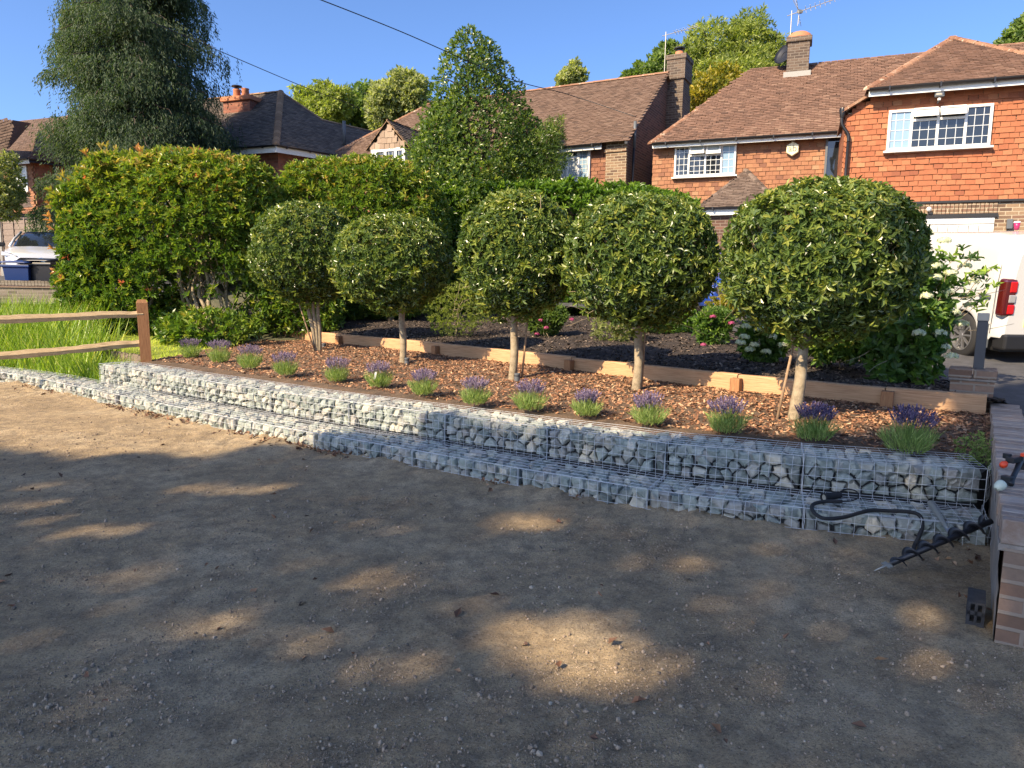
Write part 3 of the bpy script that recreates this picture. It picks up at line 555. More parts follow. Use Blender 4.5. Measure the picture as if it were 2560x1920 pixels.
# ============================================================ HOUSES
def tiles(mb, O, U, W, poly, tw, ga, inside=None, th=.012, lift=.020, jit=.0016, holes=(), clamp=False):
    """overlapping plain tiles on the plane O + u U + w W; poly in (u, w)"""
    O, U, W = [np.asarray(a, float) for a in (O, U, W)]; N = np.cross(U, W); poly = np.array(poly, float)
    def inp(P, q):
        r = np.zeros(len(P), bool)
        for i in range(len(q)):
            a, b = q[i], q[i - 1]; c = ((a[1] > P[:, 1]) != (b[1] > P[:, 1])) & (P[:, 0] < (b[0] - a[0]) * (P[:, 1] - a[1]) / (b[1] - a[1] + 1e-12) + a[0]); r ^= c
        return r
    u0, w0_ = poly.min(0); u1, w1 = poly.max(0); nu, nw = int((u1 - u0) / tw) + 2, int((w1 - w0_) / ga) + 1
    i, j = np.meshgrid(np.arange(nu), np.arange(nw), indexing='ij'); i, j = i.ravel(), j.ravel()
    P = np.stack([u0 + .002 + (i + .5 * ((j + 1) % 2)) * tw, w0_ + (j + .5) * ga], 1); k = inp(P, poly)
    for h in holes: k &= ~((P[:, 0] > h[0]) & (P[:, 0] < h[1]) & (P[:, 1] > h[2]) & (P[:, 1] < h[3]))
    P, j = P[k], j[k]; n = len(P); P = P + rng.normal(0, .003, (n, 2)); P[:, 1] += np.interp(P[:, 0], np.linspace(u0, u1, 14), rng.normal(0, .006, 14))
    a, b = tw * .478, ga * .62
    tv = V3([(-a, -b, lift), (a, -b, lift), (a, b, .004), (-a, b, .004), (-a, -b, lift - th), (a, -b, lift - th)]); tf = np.array([(0, 1, 2, 3), (4, 5, 1, 0), (0, 3, 3, 4)][:2])
    tf = np.concatenate([tf]); M = np.stack([np.tile(U, (n, 1)), np.tile(W, (n, 1)), np.tile(N, (n, 1))], 2)
    M[:, :, 0] += rng.normal(0, .012, (n, 1)) * W + rng.normal(0, .012, (n, 1)) * N; M[:, :, 2] *= rng.uniform(.8, 1.25, (n, 1))
    pos = O + P[:, :1] * U + P[:, 1:] * W + rng.normal(0, jit, (n, 1)) * N
    r = np.clip(rng.beta(2.5, 2, n) + noise(np.concatenate([P, P[:, :1] * 0], 1), .6) * .13, 0, 1)
    V, F, r = scatter(tv, tf, pos, M, r)
    if clamp: uu = (V - O) @ U; V = V + np.outer(np.clip(uu, u0, u1) - uu, U)
    mb.add(V, F, r)
def ngon(mb, pts, off=0, r=.3):
    pts = V3(pts); n = unit(np.cross(pts[1] - pts[0], pts[2] - pts[0])); mb.add(pts + n * off, [tuple(range(len(pts)))], r)
def roof_face(mb, pts, tw=.168, ga=.10, th=.014):
    """pts: eaves-left, eaves-right, then round; seen from outside counter-clockwise"""
    pts = V3(pts); U = unit(pts[1] - pts[0]); N = unit(np.cross(pts[1] - pts[0], pts[2] - pts[0])); W = np.cross(N, U); q = [((p - pts[0]) @ U, (p - pts[0]) @ W) for p in pts]
    ngon(mb, pts, -.002, .15); tiles(mb, pts[0], U, W, q, tw, ga, th=th)
def hipline(mb, a, b, r=.10, step=.30):
    a, b = V3(a)[0], V3(b)[0]; d = unit(b - a); L = np.linalg.norm(b - a); s = unit(np.cross(d, [0, 0, 1])); n = max(1, int(L / step))
    for i in range(n):
        p, q = a + d * (L * i / n), a + d * (L * (i + 1) / n + .03); V = []
        for c, rr in ((p, r * 1.06), (q, r * .96)):
            for an in np.linspace(-1.45, 1.45, 7): V.append(c + s * rr * math.sin(an) + np.array([0, 0, 1]) * (rr * math.cos(an) * .8 - .035))
        mb.add(V, [(k, k + 1, k + 8, k + 7) for k in range(6)] + [tuple(range(6, -1, -1))])
def frange(a, b, n): return np.linspace(a, b, n + 1)
def window(root, O, U, N, w, h, lights, m='glass', bars=(3, 4), sill=True, fr=.055, name='window', side=None):
    """lights: list of (u0,u1,w0,w1,tilt,mat,(bars)) in fractions"""
    O, U, N = [np.asarray(a, float) for a in (O, U, N)]; Z = np.array([0, 0, 1.]); mb = MB()
    mb.add(*pbox(O - N * .03, U * w, Z * fr, N * .075)); mb.add(*pbox(O + Z * (h - fr) - N * .03, U * w, Z * fr, N * .075))
    mb.add(*pbox(O + Z * fr - N * .03, U * fr, Z * (h - 2 * fr), N * .073)); mb.add(*pbox(O + U * (w - fr) + Z * fr - N * .03, U * fr, Z * (h - 2 * fr), N * .073))
    cuts = sorted({l[0] for l in lights} - {0})
    for c in cuts: mb.add(*pbox(O + U * (c * w - fr / 2) + Z * fr - N * .03, U * fr, Z * (h - 2 * fr), N * .071))
    for l in lights:
        if l[2] > 0: mb.add(*pbox(O + U * (l[0] * w + fr * .5) + Z * (l[2] * h - fr / 2) - N * .03, U * ((l[1] - l[0]) * w - fr), Z * fr, N * .069))
    f = bev(mb.build(name, M_['upvc'], root), .004, 1)
    for l in lights:
        a = O + U * (l[0] * w) + Z * (l[2] * h); ww, hh = (l[1] - l[0]) * w, (l[3] - l[2]) * h; tl = l[4]; out = N * .02
        if tl:                                   # an open sash, hinged at the top or the side
            ang = R(tl); piv = a + Z * hh; Dn = -Z * math.cos(ang) + N * math.sin(ang); sb = MB(); s0 = piv + N * .05
            s0 = s0 + U * .02; ww2 = ww - .04; t_ = .045
            sb.add(*pbox(s0, U * ww2, Dn * t_, N * .04)); sb.add(*pbox(s0 + Dn * (hh - t_), U * ww2, Dn * t_, N * .04)); sb.add(*pbox(s0 + Dn * t_, U * t_, Dn * (hh - 2 * t_), N * .038)); sb.add(*pbox(s0 + U * (ww2 - t_) + Dn * t_, U * t_, Dn * (hh - 2 * t_), N * .038))
            bev(sb.build('open_sash', M_['upvc'], f), .003, 1); V = V3([s0 + U * t_ + Dn * t_, s0 + U * t_ + Dn * (hh - t_), s0 + U * (ww2 - t_) + Dn * (hh - t_), s0 + U * (ww2 - t_) + Dn * t_]) + N * .02
            MB().add(V, [(0, 1, 2, 3)]).build('pane', M_['pane_skypale'], f)
            MB().add(V3([a + U * .02, a + U * (ww - .02), a + U * (ww - .02) + Z * hh, a + U * .02 + Z * hh]) - N * .02, [(0, 1, 2, 3)]).build('pane', M_['black'], f); continue
        V = V3([a + U * .02 + Z * .02, a + U * (ww - .02) + Z * .02, a + U * (ww - .02) + Z * (hh - .02), a + U * .02 + Z * (hh - .02)]) + N * .012
        MB().add(V, [(0, 1, 2, 3)]).build('pane', M_[l[5]], f)
        bu, bv = l[6] if len(l) > 6 else bars; b = MB()
        for t in frange(0, 1, bu)[1:-1]: b.add(*pbox(a + U * (ww * t - .006) + Z * .02 + N * .013, U * .012, Z * (hh - .04), N * .006))
        for t in frange(0, 1, bv)[1:-1]: b.add(*pbox(a + U * .02 + Z * (hh * t - .006) + N * .013, U * (ww - .04), Z * .012, N * .0075))
        if bu > 1 or bv > 1: b.build('glazing_bars', M_['leadbar'], f)
        if len(l) > 7:                            # an opened side casement standing proud of the frame
            pass
    if sill: bev(MB().add(*pbox(O - U * .05 - Z * .045 - N * .02, U * (w + .1), Z * .042, N * .12)).build('sill', M_['upvc'], f), .004, 1)
    return f
def gutter(root, a, b, N, r=.055, fascia=.12, m='fascia'):
    a, b, N = V3(a)[0], V3(b)[0], np.asarray(N, float); U = unit(b - a); L = np.linalg.norm(b - a); Z = np.array([0, 0, 1.])
    MB().add(*pbox(a - Z * (fascia + .02) - N * .02, U * L, Z * fascia, N * .022)).build('fascia', M_[m], root)
    mb = MB(); V = []; ang = np.linspace(0, math.pi, 9)
    for c in (a, b): 
        for t in ang: V.append(c + N * (.06 + r * math.cos(t)) - Z * (r * math.sin(t) + .01))
    mb.add(V, [(k, k + 1, k + 10, k + 9) for k in range(8)] + [tuple(range(9)), tuple(range(17, 8, -1))])
    for t in np.arange(.35, L, .9): c = a + U * t; mb.add(*pbox(c - Z * (r + .03), U * .03, N * (.06 + r + .004), Z * (r + .032)))
    mb.build('gutter', M_['gutter'], root)
Z3 = np.array([0, 0, 1.])
# ---- right house: tile-hung main range with a forward wing
dU = np.array([.927, -.375, 0]); dN = np.array([.375, .927, 0])                 # right along the front, and away from us
CM, CX = 19.98, 17.1
def hp(u, n, z): return dU * u + dN * n + Z3 * z
def hpx(x, y, n): p = onp(x, y, dN, n); return (p @ dU, p[2])
hr_ = empty('brick_house', tuple(hp(1.5, 19.5, 1.25)), 'orange tile hung house with forward wing on the right behind the white van', 'house')
GZ = 1.0
uL = hpx(1632, 400, CM)[0]; zE = hpx(1870, 345, CM - .25)[1]; uR = 12.
ue = hpx(2109, 400, CX)[0]; zX = hpx(2300, 216, CX - .25)[1]; ue2 = ue + .58
zc = hpx(2105, 283, CX)[1]
# wall bodies
mb = MB(); mb.add(*pbox(hp(uL + .02, CM + .02, GZ), dU * (uR - uL), dN * 6.4, Z3 * (zE - GZ))); 
mb.add(V3([hp(ue + .02, CX + .02, GZ), hp(9, CX + .02, GZ), hp(9, CM + .1, GZ), hp(ue + .02, CM + .1, GZ), hp(ue + .02, CX + .02, zc), hp(9, CX + .02, zc), hp(9, CM + .1, zc), hp(ue + .02, CM + .1, zc)]), BOXF)
mb.add(V3([hp(ue2, CX + .02, zc), hp(9, CX + .02, zc), hp(9, CM, zc), hp(ue2, CM, zc), hp(ue2, CX + .02, zX), hp(9, CX + .02, zX), hp(9, CM, zX), hp(ue2, CM, zX)]), BOXF)
mb.build('brick_wall', M_['brick_brown'], hr_, uv=True)
# hung tiles: window holes first
w1 = [hpx(1685, 444, CM - .02), hpx(1842, 365, CM - .02)]; w1u0, w1z0 = w1[0]; w1u1 = w1[1][0]; w1z1 = hpx(1690, 366, CM - .02)[1] - .02
wd0 = hpx(2058, 452, CM - .02); wd1 = hpx(2106, 342, CM - .02)
x0 = hpx(2214, 379, CX - .02); x1 = hpx(2484, 258, CX - .02); xh = hpx(2222, 278, CX - .02)[1]
def wallf(u, z, n): return (u, z)
tmb = MB(); zb_m = hpx(1700, 560, CM)[1]
tiles(tmb, hp(0, CM, 0), dU, Z3, [(uL, zb_m), (uR, zb_m), (uR, zE - .05), (uL, zE - .05)], .168, .108, holes=[(w1u0 + .08, w1u1 - .08, w1z0 + .04, w1z1 - .04), (wd0[0] + .06, 3, zb_m, zE)], th=.013, clamp=True)
tmb.build('hung_tiles', M_['tile_main'], hr_)
tmb = MB(); zb_x = hpx(2350, 502, CX)[1]
tiles(tmb, hp(0, CX, 0), dU, Z3, [(ue, zb_x), (8.6, zb_x), (8.6, zX), (ue2, zX), (ue, zc)], .168, .108, holes=[(x0[0] + .08, x1[0] - .08, x0[1] + .05, xh - .05)], th=.013, lift=.024, clamp=True)
tiles(tmb, hp(ue, CX, 0), -dN * -1, Z3, [(0, zb_x), (2.85, zb_x), (2.85, zc), (0, zc)], .168, .108) if False else None
for i in range(int((zc - zb_x) / .108)): tmb.add(*pbox(hp(ue - .022, CX - .022, zb_x + i * .108), dU * .03, dN * 2.85, Z3 * .09))
tmb.build('hung_tiles', M_['tile_ext'], hr_)
MB().add(*pbox(hp(ue - .01, CX - .035, zb_x - .05), dU * 9, dN * .05, Z3 * .045)).build('bell_board', M_['black'], hr_)
# soldier course over the garage door, dark voids
gz = hpx(2400, 536, CX)[1]; gu0 = hpx(2304, 545, CX)[0]; gu1 = hpx(2487, 540, CX)[0]; mb = MB(); u = gu0 - 1.6
while u < gu1: mb.add(*pbox(hp(u, CX - .012, gz + .012), dU * .062, dN * .03, Z3 * .2)); u += .075
mb.build('soldier_course', M_['brick_brown'], hr_, uv=True)
gd = MB().add(*pbox(hp(gu0 - .3, CX - .006, GZ), dU * (gu1 - gu0 + .3), dN * .02, Z3 * (gz - GZ - .07))).build('garage_door', M_['garagedoor'], hr_)
mb = MB()
for u in np.arange(gu0 + .12, gu1 - .1, .18): mb.add(*pbox(hp(u, CX - .012, GZ + .2), dU * .012, dN * .004, Z3 * (gz - GZ - .42)))
mb.add(*pbox(hp(gu0, CX - .012, gz - .2), dU * (gu1 - gu0), dN * .004, Z3 * .012)); mb.build('door_groove', M_['greyplastic'], gd)
MB().add(*pbox(hp(gu0 - .35, CX - .03, gz - .066), dU * (gu1 - gu0 + .4), dN * .05, Z3 * .075)).build('door_lintel', M_['black'], hr_)
window(hr_, hp(w1u0, CM - .04, w1z0), dU, -dN, w1u1 - w1u0, w1z1 - w1z0, [(0, .24, 0, 1, 0, 'glass', (3, 5)), (.24, .51, 0, .68, 0, 'glass', (3, 4)), (.24, .51, .68, 1, 24, 'pane_skypale'), (.51, .77, 0, .68, 0, 'glass', (3, 4)), (.51, .77, .68, 1, 14, 'pane_skypale'), (.77, 1, 0, 1, 0, 'glass_skyblue', (2, 4))], fr=.05)
window(hr_, hp(x0[0], CX - .04, x0[1]), dU, -dN, x1[0] - x0[0], xh - x0[1], [(0, .235, 0, 1, 0, 'glass_skyblue', (3, 4)), (.235, .49, 0, .72, 0, 'glass', (3, 3)), (.235, .49, .72, 1, 32, 'pane_skypale'), (.49, .755, 0, .72, 0, 'glass', (3, 3)), (.49, .755, .72, 1, 32, 'pane_skypale'), (.755, 1, 0, 1, 0, 'glass', (3, 4))], fr=.052)
O = hp(wd0[0], CM - .05, zb_m); w_ = ue - wd0[0] + .1; mb = MB()
for p in (O, O + dU * (w_ - .05)): mb.add(*pbox(p, dU * .05, Z3 * (zE - .12 - zb_m), -dN * .04))
sw = mb.build('stair_window', M_['greyplastic'], hr_); MB().add(*pbox(O + dU * .05 + dN * .03, dU * (w_ - .1), Z3 * (zE - .1 - zb_m), -dN * .02)).build('pane', M_['glass'], sw)
# main roof
ov = .32; eN = CM - ov
rx = hpx(1874, 181, CM + 3.1); zR = rx[1]; uRd = rx[0]; eL = hpx(1626, 352, eN); zEe = zE + .02
A = hp(eL[0], eN, zEe); B = hp(uR, eN, zEe); Rr = hp(uR, CM + 3.1, zR + .1); Rl = hp(uRd, CM + 3.1, zR); BL = hp(eL[0], CM + 6.6, zEe)
mb = MB(); roof_face(mb, [A, B, Rr, Rl]); roof_face(mb, [BL, A, Rl]); ngon(mb, [B, hp(uR, CM + 6.6, zEe), Rr]); ngon(mb, [hp(uR, CM + 6.6, zEe), BL, Rl, Rr])
rf = mb.build('roof', M_['roof_red'], hr_); mb = MB(); hipline(mb, A, Rl, .105); hipline(mb, Rl, Rr, .10, .33); mb.build('ridge_tiles', M_['hiptile'], rf)
gutter(hr_, A + dN * .04 + dU * .05, hp(ue, eN + .04, zEe), -dN)
# wing roof
aU, aZ = hpx(2382, 95, CX + 3.0); e0 = hpx(2172, 206, CX - ov); zEx = zX + .03
a0_ = hp(e0[0], CX - ov, zEx); a1_ = hp(2 * aU - e0[0], CX - ov, zEx); ap = hp(aU, CX + 3.0, aZ); bk = hp(aU, CX + 6, aZ); cl_ = hp(e0[0] - .1, CX + 6, zEx - .3)
mb = MB(); roof_face(mb, [a0_, a1_, ap]); roof_face(mb, [cl_, a0_, ap, bk]); roof_face(mb, [a1_, hp(2 * aU - e0[0], CX + 6, zEx), bk, ap])
rf = mb.build('roof', M_['roof_red'], hr_); mb = MB(); hipline(mb, a0_, ap, .11); hipline(mb, a1_, ap, .11); hipline(mb, ap, bk, .1); mb.build('ridge_tiles', M_['hiptile'], rf)
gutter(hr_, a0_ + dN * .04 + dU * .02, a1_ + dN * .04, -dN, .06, .14)
MB().add(V3([hp(ue - .10, CX - .16, zc - .02), hp(ue2 - .05, CX - .16, zX - .0), hp(ue2 - .05, CX + .3, zX - .0), hp(ue - .10, CX + 2.4, zc - .02), hp(ue - .10, CX - .16, zc + .04), hp(ue2 - .05, CX - .16, zX + .06), hp(ue2 - .05, CX + .3, zX + .06), hp(ue - .10, CX + 2.4, zc + .04)]), BOXF).build('sloping_verge', M_['hiptile'], hr_)
dp_ = MB(); c = hp(ue - .09, CX - .10, zc - .02); dp_.add(*tube(spline([c + Z3 * .02, c - Z3 * .2, c - Z3 * .32 + dU * .06, c - Z3 * .45 + dU * .14, c - Z3 * .6 + dU * .15], 20), .035, 8)); dp_.add(*tube([c - Z3 * .6 + dU * .15, hp(ue + .03, CX - .08, GZ)], .033, 8)); dp_.add(*lathe([(.06, .1), (.07, .05), (.04, -.1)], c, 10)); dp_.build('downpipe', M_['gutter'], hr_, smooth=True)
# chimney on the main ridge
cu_, cz = hpx(1994, 172, CM + 2.75); c = hp(cu_, CM + 2.75, 0); ch = empty('chimney_stack', tuple(c + Z3 * 8.2), 'x', 'x'); bpy.data.objects.remove(ch)
mb = MB(); zt = hpx(1994, 112, CM + 2.75)[1]; mb.add(*pbox(c - dU * .29 - dN * .28 + Z3 * (cz - .5), dU * .58, dN * .56, Z3 * (zt - cz + .5))); chm = mb.build('chimney', M_['brick_chimney'], hr_, uv=True)
mb = MB(); mb.add(*pbox(c - dU * .34 - dN * .33 + Z3 * zt, dU * .68, dN * .66, Z3 * .14)); bev(mb.build('chimney_cap', M_['brick_chimney'], chm, uv=True), .02)
MB().add(*lathe([(.33, .14), (.30, .24), (.20, .31), (.05, .34), (0, .34)], c + Z3 * zt, 16)).build('cap_mound', M_['terracotta'], chm, smooth=True)
mb = MB(); mb.add(*pbox(c - dU * .36 - dN * .36 + Z3 * (cz - .42), dU * .72, dN * .10, Z3 * .26)); mb.build('lead_flashing', M_['lead'], chm)
c0 = c + Z3 * (zt - .25) - dU * .36; dish = empty('satellite_dish', tuple(c0), 'black satellite dish seen edge on beside the ridge chimney', 'satellite dish')
MB().add(*lathe([(0, .0), (.12, .01), (.22, .035), (.30, .07), (.305, .075), (.22, .045), (.1, .02)], c0, 24, (-.75, -.45, .35))).build('reflector', M_['blackmetal'], dish, smooth=True)
MB().add(*tube([c0 + dU * .02, c0 + dU * .08, c0 + dU * .08 - Z3 * .12], .015, 6)).build('bracket', M_['blackmetal'], dish)
def yagi(base, h, L, dirv, n, label, refl=True, els=.3):
    r = empty('tv_aerial', tuple(base), label, 'aerial', 'television aerials on the roofs'); top = base + Z3 * h; d = unit(V3(dirv)[0]); s = unit(np.cross(d, Z3)); up = np.cross(s, d)
    MB().add(*tube([base, top + Z3 * .1], .014, 6)).build('mast', M_['oldsteel'], r)
    MB().add(*tube([top - d * .12, top + d * L], .010, 6)).build('boom', M_['oldsteel'], r)
    mb = MB()
    for t in np.linspace(.30, 1, n): c = top + d * L * t; e = els * (1 - .35 * t); mb.add(*tube([c - up * e * .35, c + up * e * .35], .006, 4)); mb.add(*tube([c - s * e, c + s * e], .006, 4))
    if refl:
        for k in (-1, 1):
            for j in (.07, .14, .21, .28): mb.add(*tube([top + d * (.18 + .03 * j) + up * k * j * 1.2 - s * .2, top + d * (.18) + up * k * j * 1.2 + s * .2], .006, 4))
            mb.add(*tube([top + d * .2, top + d * .1 + up * k * .36], .008, 4)); mb.add(*tube([top + d * .2 + s * .1, top + d * .14 + s * .1 + up * k * .36], .006, 4))
        mb.add(*cbox(top + d * .22, (.14, .08, .08), .3))
    mb.build('elements', M_['oldsteel'], r); return r
zt2 = hpx(1988, 35, CM + 2.75)[1]
yagi(c - dU * .25 + Z3 * (zt + .1), zt2 - zt - .1, 1.25, dU * 1 - dN * .05 + Z3 * .22, 8, 'long television aerial on a tall mast beside the ridge chimney')
# small hipped porch
pu0, pz0 = hpx(1744, 519, CM - 1.75); pau, paz = hpx(1866, 425, CM - .03); pE = hp(pu0, CM - 1.75, pz0); pF = hp(2 * pau - pu0, CM - 1.75, pz0)
mb = MB(); P0, P1 = hp(pu0, CM, pz0), hp(2 * pau - pu0, CM, pz0); ap = hp(pau, CM - .02, paz)
roof_face(mb, [pE, pF, ap], .168, .09); roof_face(mb, [P0, pE, ap], .168, .09); roof_face(mb, [pF, P1, ap], .168, .09)
rf = mb.build('porch_roof', M_['roof_porch'], hr_); mb = MB(); hipline(mb, pE, ap, .07, .2); hipline(mb, pF, ap, .09, .15); mb.build('ridge_tiles', M_['roof_porch'], rf)
gutter(hr_, pE + dN * .03, pF + dN * .03, -dN, .05, .17)
MB().add(*pbox(hp(pu0 + .18, CM - 1.6, GZ), dU * (2 * (pau - pu0) - .36), dN * 1.6, Z3 * (pz0 - GZ - .1))).build('porch_wall', M_['brick_dark'], hr_, uv=True)
# alarm box and floodlight
ac = np.array([*(hp(hpx(1982, 365, CM - .05)[0], CM - .05, hpx(1982, 369, CM - .05)[1] - .04))]); al = empty('alarm_box', tuple(ac), 'cream hexagonal burglar alarm box lettered ab on the orange tiled wall', 'alarm box')
V = []; 
for off, s in ((-.0, 1), (.07, 1), (.085, .88)):
    for k in range(6): a = math.pi / 6 + k * math.pi / 3; V.append(ac - dN * off + dU * math.sin(a + math.pi / 6) * .165 * s + Z3 * math.cos(a + math.pi / 6) * .18 * s)
F = [(r * 6 + k, r * 6 + (k + 1) % 6, (r + 1) * 6 + (k + 1) % 6, (r + 1) * 6 + k) for r in (0, 1) for k in range(6)] + [tuple(range(12, 18))]
MB().add(V, F).build('cover', M_['cream'], al)
def text(s, o, U, W, size, m, root, name='lettering', ext=.002, align='CENTER'):
    cu = bpy.data.curves.new('t', 'FONT'); cu.body = s; cu.size = size; cu.extrude = ext; cu.align_x = align; cu.align_y = 'CENTER'
    ob = bpy.data.objects.new('t', cu); S.collection.objects.link(ob); bpy.context.view_layer.update(); me = bpy.data.meshes.new_from_object(ob.evaluated_get(bpy.context.evaluated_depsgraph_get())); bpy.data.objects.remove(ob)
    U, W = unit(V3(U)[0]), unit(V3(W)[0]); N = np.cross(U, W); w = V3(WLOC[root.name])[0]
    for v in me.vertices: v.co = Vector(V3(o)[0] + U * v.co.x + W * v.co.y + N * v.co.z - w)
    me.materials.clear(); me.materials.append(m); q = bpy.data.objects.new(name, me); S.collection.objects.link(q); q.parent = root; WLOC[q.name] = WLOC[root.name]; return q
text('ab', ac - dN * .088, dU, Z3, .22, M_['ink'], al)
fc = hp(*(lambda a: (a[0], CX - .20, a[1]))(hpx(2349, 233, CX - .20))); fl = empty('floodlight', tuple(fc), 'small square security floodlight on the orange tiled wing above the window', 'light')
bev(MB().add(*cbox(fc, (.17, .09, .14), -.384)).build('housing', M_['greyplastic'], fl), .006); MB().add(*cbox(fc - dN * .048 + Z3 * .008, (.13, .008, .10), -.384)).build('lens', M_['lens'], fl)
MB().add(*pbox(fc - dU * .012 - Z3 * .16 + dN * -.01, dU * .024, dN * .21, Z3 * .03)).build('bracket', M_['greyplastic'], fl); MB().add(*lathe([(0, 0), (.03, .0), (.03, .04), (0, .05)], fc - Z3 * .14 - dN * .02, 10)).build('sensor', M_['upvc'], fl)
gc = hpx(2322, 524, CX - .07); gc = hp(gc[0], CX - .07, gc[1]); r_ = empty('garage_lamp', tuple(gc), 'small round white lamp above the garage door lintel', 'lamp')
MB().add(*lathe([(0, 0), (.045, .0), (.05, .03), (.03, .07), (0, .08)], gc, 14, (-.3, -.9, .2))).build('dome', M_['upvc'], r_, smooth=True)
mc = hpx(2524, 560, CX - .05); mc = hp(mc[0], CX - .05, mc[1]); tag(bev(MB().add(*cbox(mc, (.10, .08, .19), -.384)).build('key_box', M_['greyplastic']), .008), 'small dark grey box fixed to the brick beside the garage door', 'box')

# ---- middle house
eU = np.array([.882, -.471, 0]); eN_ = np.array([.471, .882, 0])
CK = eN_ @ np.array([(1500 - 1280) / F_PX * 21, 21, 0])
def kp(u, n, z): return eU * u + eN_ * n + Z3 * z
def kpx(x, y, n): p = onp(x, y, eN_, n); return (p @ eU, p[2])
kr = empty('brick_house', tuple(kp(0, CK, 1.4)), 'brick gable ended house with brown tiled roof behind the conical green tree', 'house')
ku, kz = kpx(1552, 352, CK - .1); zke = kz; kl_ = -17.; k_d = 6.6
apx = kpx(1645, 184, CK + 3.3); zkr = kpx(1640, 186, CK + 3.3)[1]; uGb = ku - .05
uGb = kpx(1548, 400, CK)[0] + .25
# gable wall
mb = MB(); g0 = 1.2
V = [kp(uGb, CK, g0), kp(uGb, CK + k_d, g0), kp(uGb, CK + k_d, zke), kp(uGb, CK + 3.3, zkr - .06), kp(uGb, CK, zke - .06)]; mb.add(V + [v - eU * .3 for v in V], [(0, 1, 2, 3, 4), (9, 8, 7, 6, 5), (0, 4, 9, 5), (0, 5, 6, 1)]).build('gable_wall', M_['brick_dark'], kr, uv=True)
MB().add(*pbox(kp(kl_, CK + .02, g0), eU * (uGb - kl_ - .31), eN_ * (k_d - .1), Z3 * (zke - g0))).build('front_wall', M_['brick_dark'], kr, uv=True)
MB().add(*pbox(kp(uGb - .62, CK - .10, g0), eU * .62, eN_ * .1, Z3 * (zke - g0 - .02))).build('corner_pier', M_['brick_brown'], kr, uv=True)
bev(MB().add(*pbox(kp(uGb - .66, CK - .14, zke - .30), eU * .66, eN_ * .1, Z3 * .09)).build('pier_corbel', M_['brick_brown'], kr, uv=True), .01)
wq0 = kpx(1396, 458, CK); wq1 = kpx(1478, 372, CK); wz1 = kpx(1400, 374, CK)[1]
mb = MB(); zb = kpx(1500, 478, CK)[1] - 2; tiles(mb, kp(0, CK, 0), eU, Z3, [(kl_, zb), (uGb - .62, zb), (uGb - .62, zke - .2), (kl_, zke - .2)], .168, .108, holes=[(wq0[0] + .08, wq1[0] - .08, wq0[1] + .05, wz1 - .05)], clamp=True); mb.build('hung_tiles', M_['tile_mid'], kr)
window(kr, kp(wq0[0], CK - .04, wq0[1]), eU, -eN_, wq1[0] - wq0[0], wz1 - wq0[1], [(0, .31, 0, 1, 0, 'pane_skypale', (2, 6)), (.31, .64, 0, .72, 0, 'pane_skypale', (3, 6)), (.31, .64, .72, 1, 0, 'glass', (3, 2)), (.64, 1, 0, 1, 0, 'glass_skyblue', (3, 8))], fr=.075)
A = kp(kl_, CK - .3, zke - .05); B = kp(uGb + .08, CK - .3, zke - .05); Rr = kp(uGb + .08, CK + 3.3, zkr); ul = kpx(1070, 262, CK + 3.3)[0]; Rl = kp(ul, CK + 3.3, zkr); Bk = kp(uGb + .08, CK + k_d + .3, zke - .05); Ak = kp(kl_, CK + k_d + .3, zke - .05)
kl2 = ul - 3.0; A = kp(kl2, CK - .3, zke - .05); Ak = kp(kl2, CK + k_d + .3, zke - .05)
mb = MB(); roof_face(mb, [A, B, Rr, Rl]); roof_face(mb, [Ak, A, Rl]); ngon(mb, [Bk, Ak, Rl, Rr]); rf = mb.build('roof', M_['roof_brown'], kr)
mb = MB(); hipline(mb, Rl, Rr + eU * .0, .10, .4); hipline(mb, A, Rl, .1); mb.build('ridge_tiles', M_['hiptile'], rf)
MB().add(V3([B - Z3 * .08, B - Z3 * .02, Rr - Z3 * .02, Rr - Z3 * .08, B - Z3 * .08 - eU * .08, B - Z3 * .02 - eU * .08, Rr - Z3 * .02 - eU * .08, Rr - Z3 * .08 - eU * .08]), [(0, 1, 2, 3), (7, 6, 5, 4), (0, 4, 5, 1), (0, 3, 7, 4)]).build('verge_mortar', M_['gutter'], rf)
gutter(kr, A + eN_ * .04, kp(uGb - .7, CK - .26, zke - .05), -eN_, .055, .14)
c = kp(uGb + .09, CK + .28, 0); zq = kpx(1573, 305, CK + .28)[1]; mb = MB(); mb.add(*tube([c + Z3 * zq, c + Z3 * (zq - .75)], .045, 8)); mb.build('vent_pipe', M_['greyplastic'], kr, smooth=True); MB().add(*tube([c + Z3 * (zq - .75) - eN_ * .05, c - eN_ * .12 + Z3 * g0], .035, 8)).build('downpipe', M_['gutter'], kr, smooth=True)
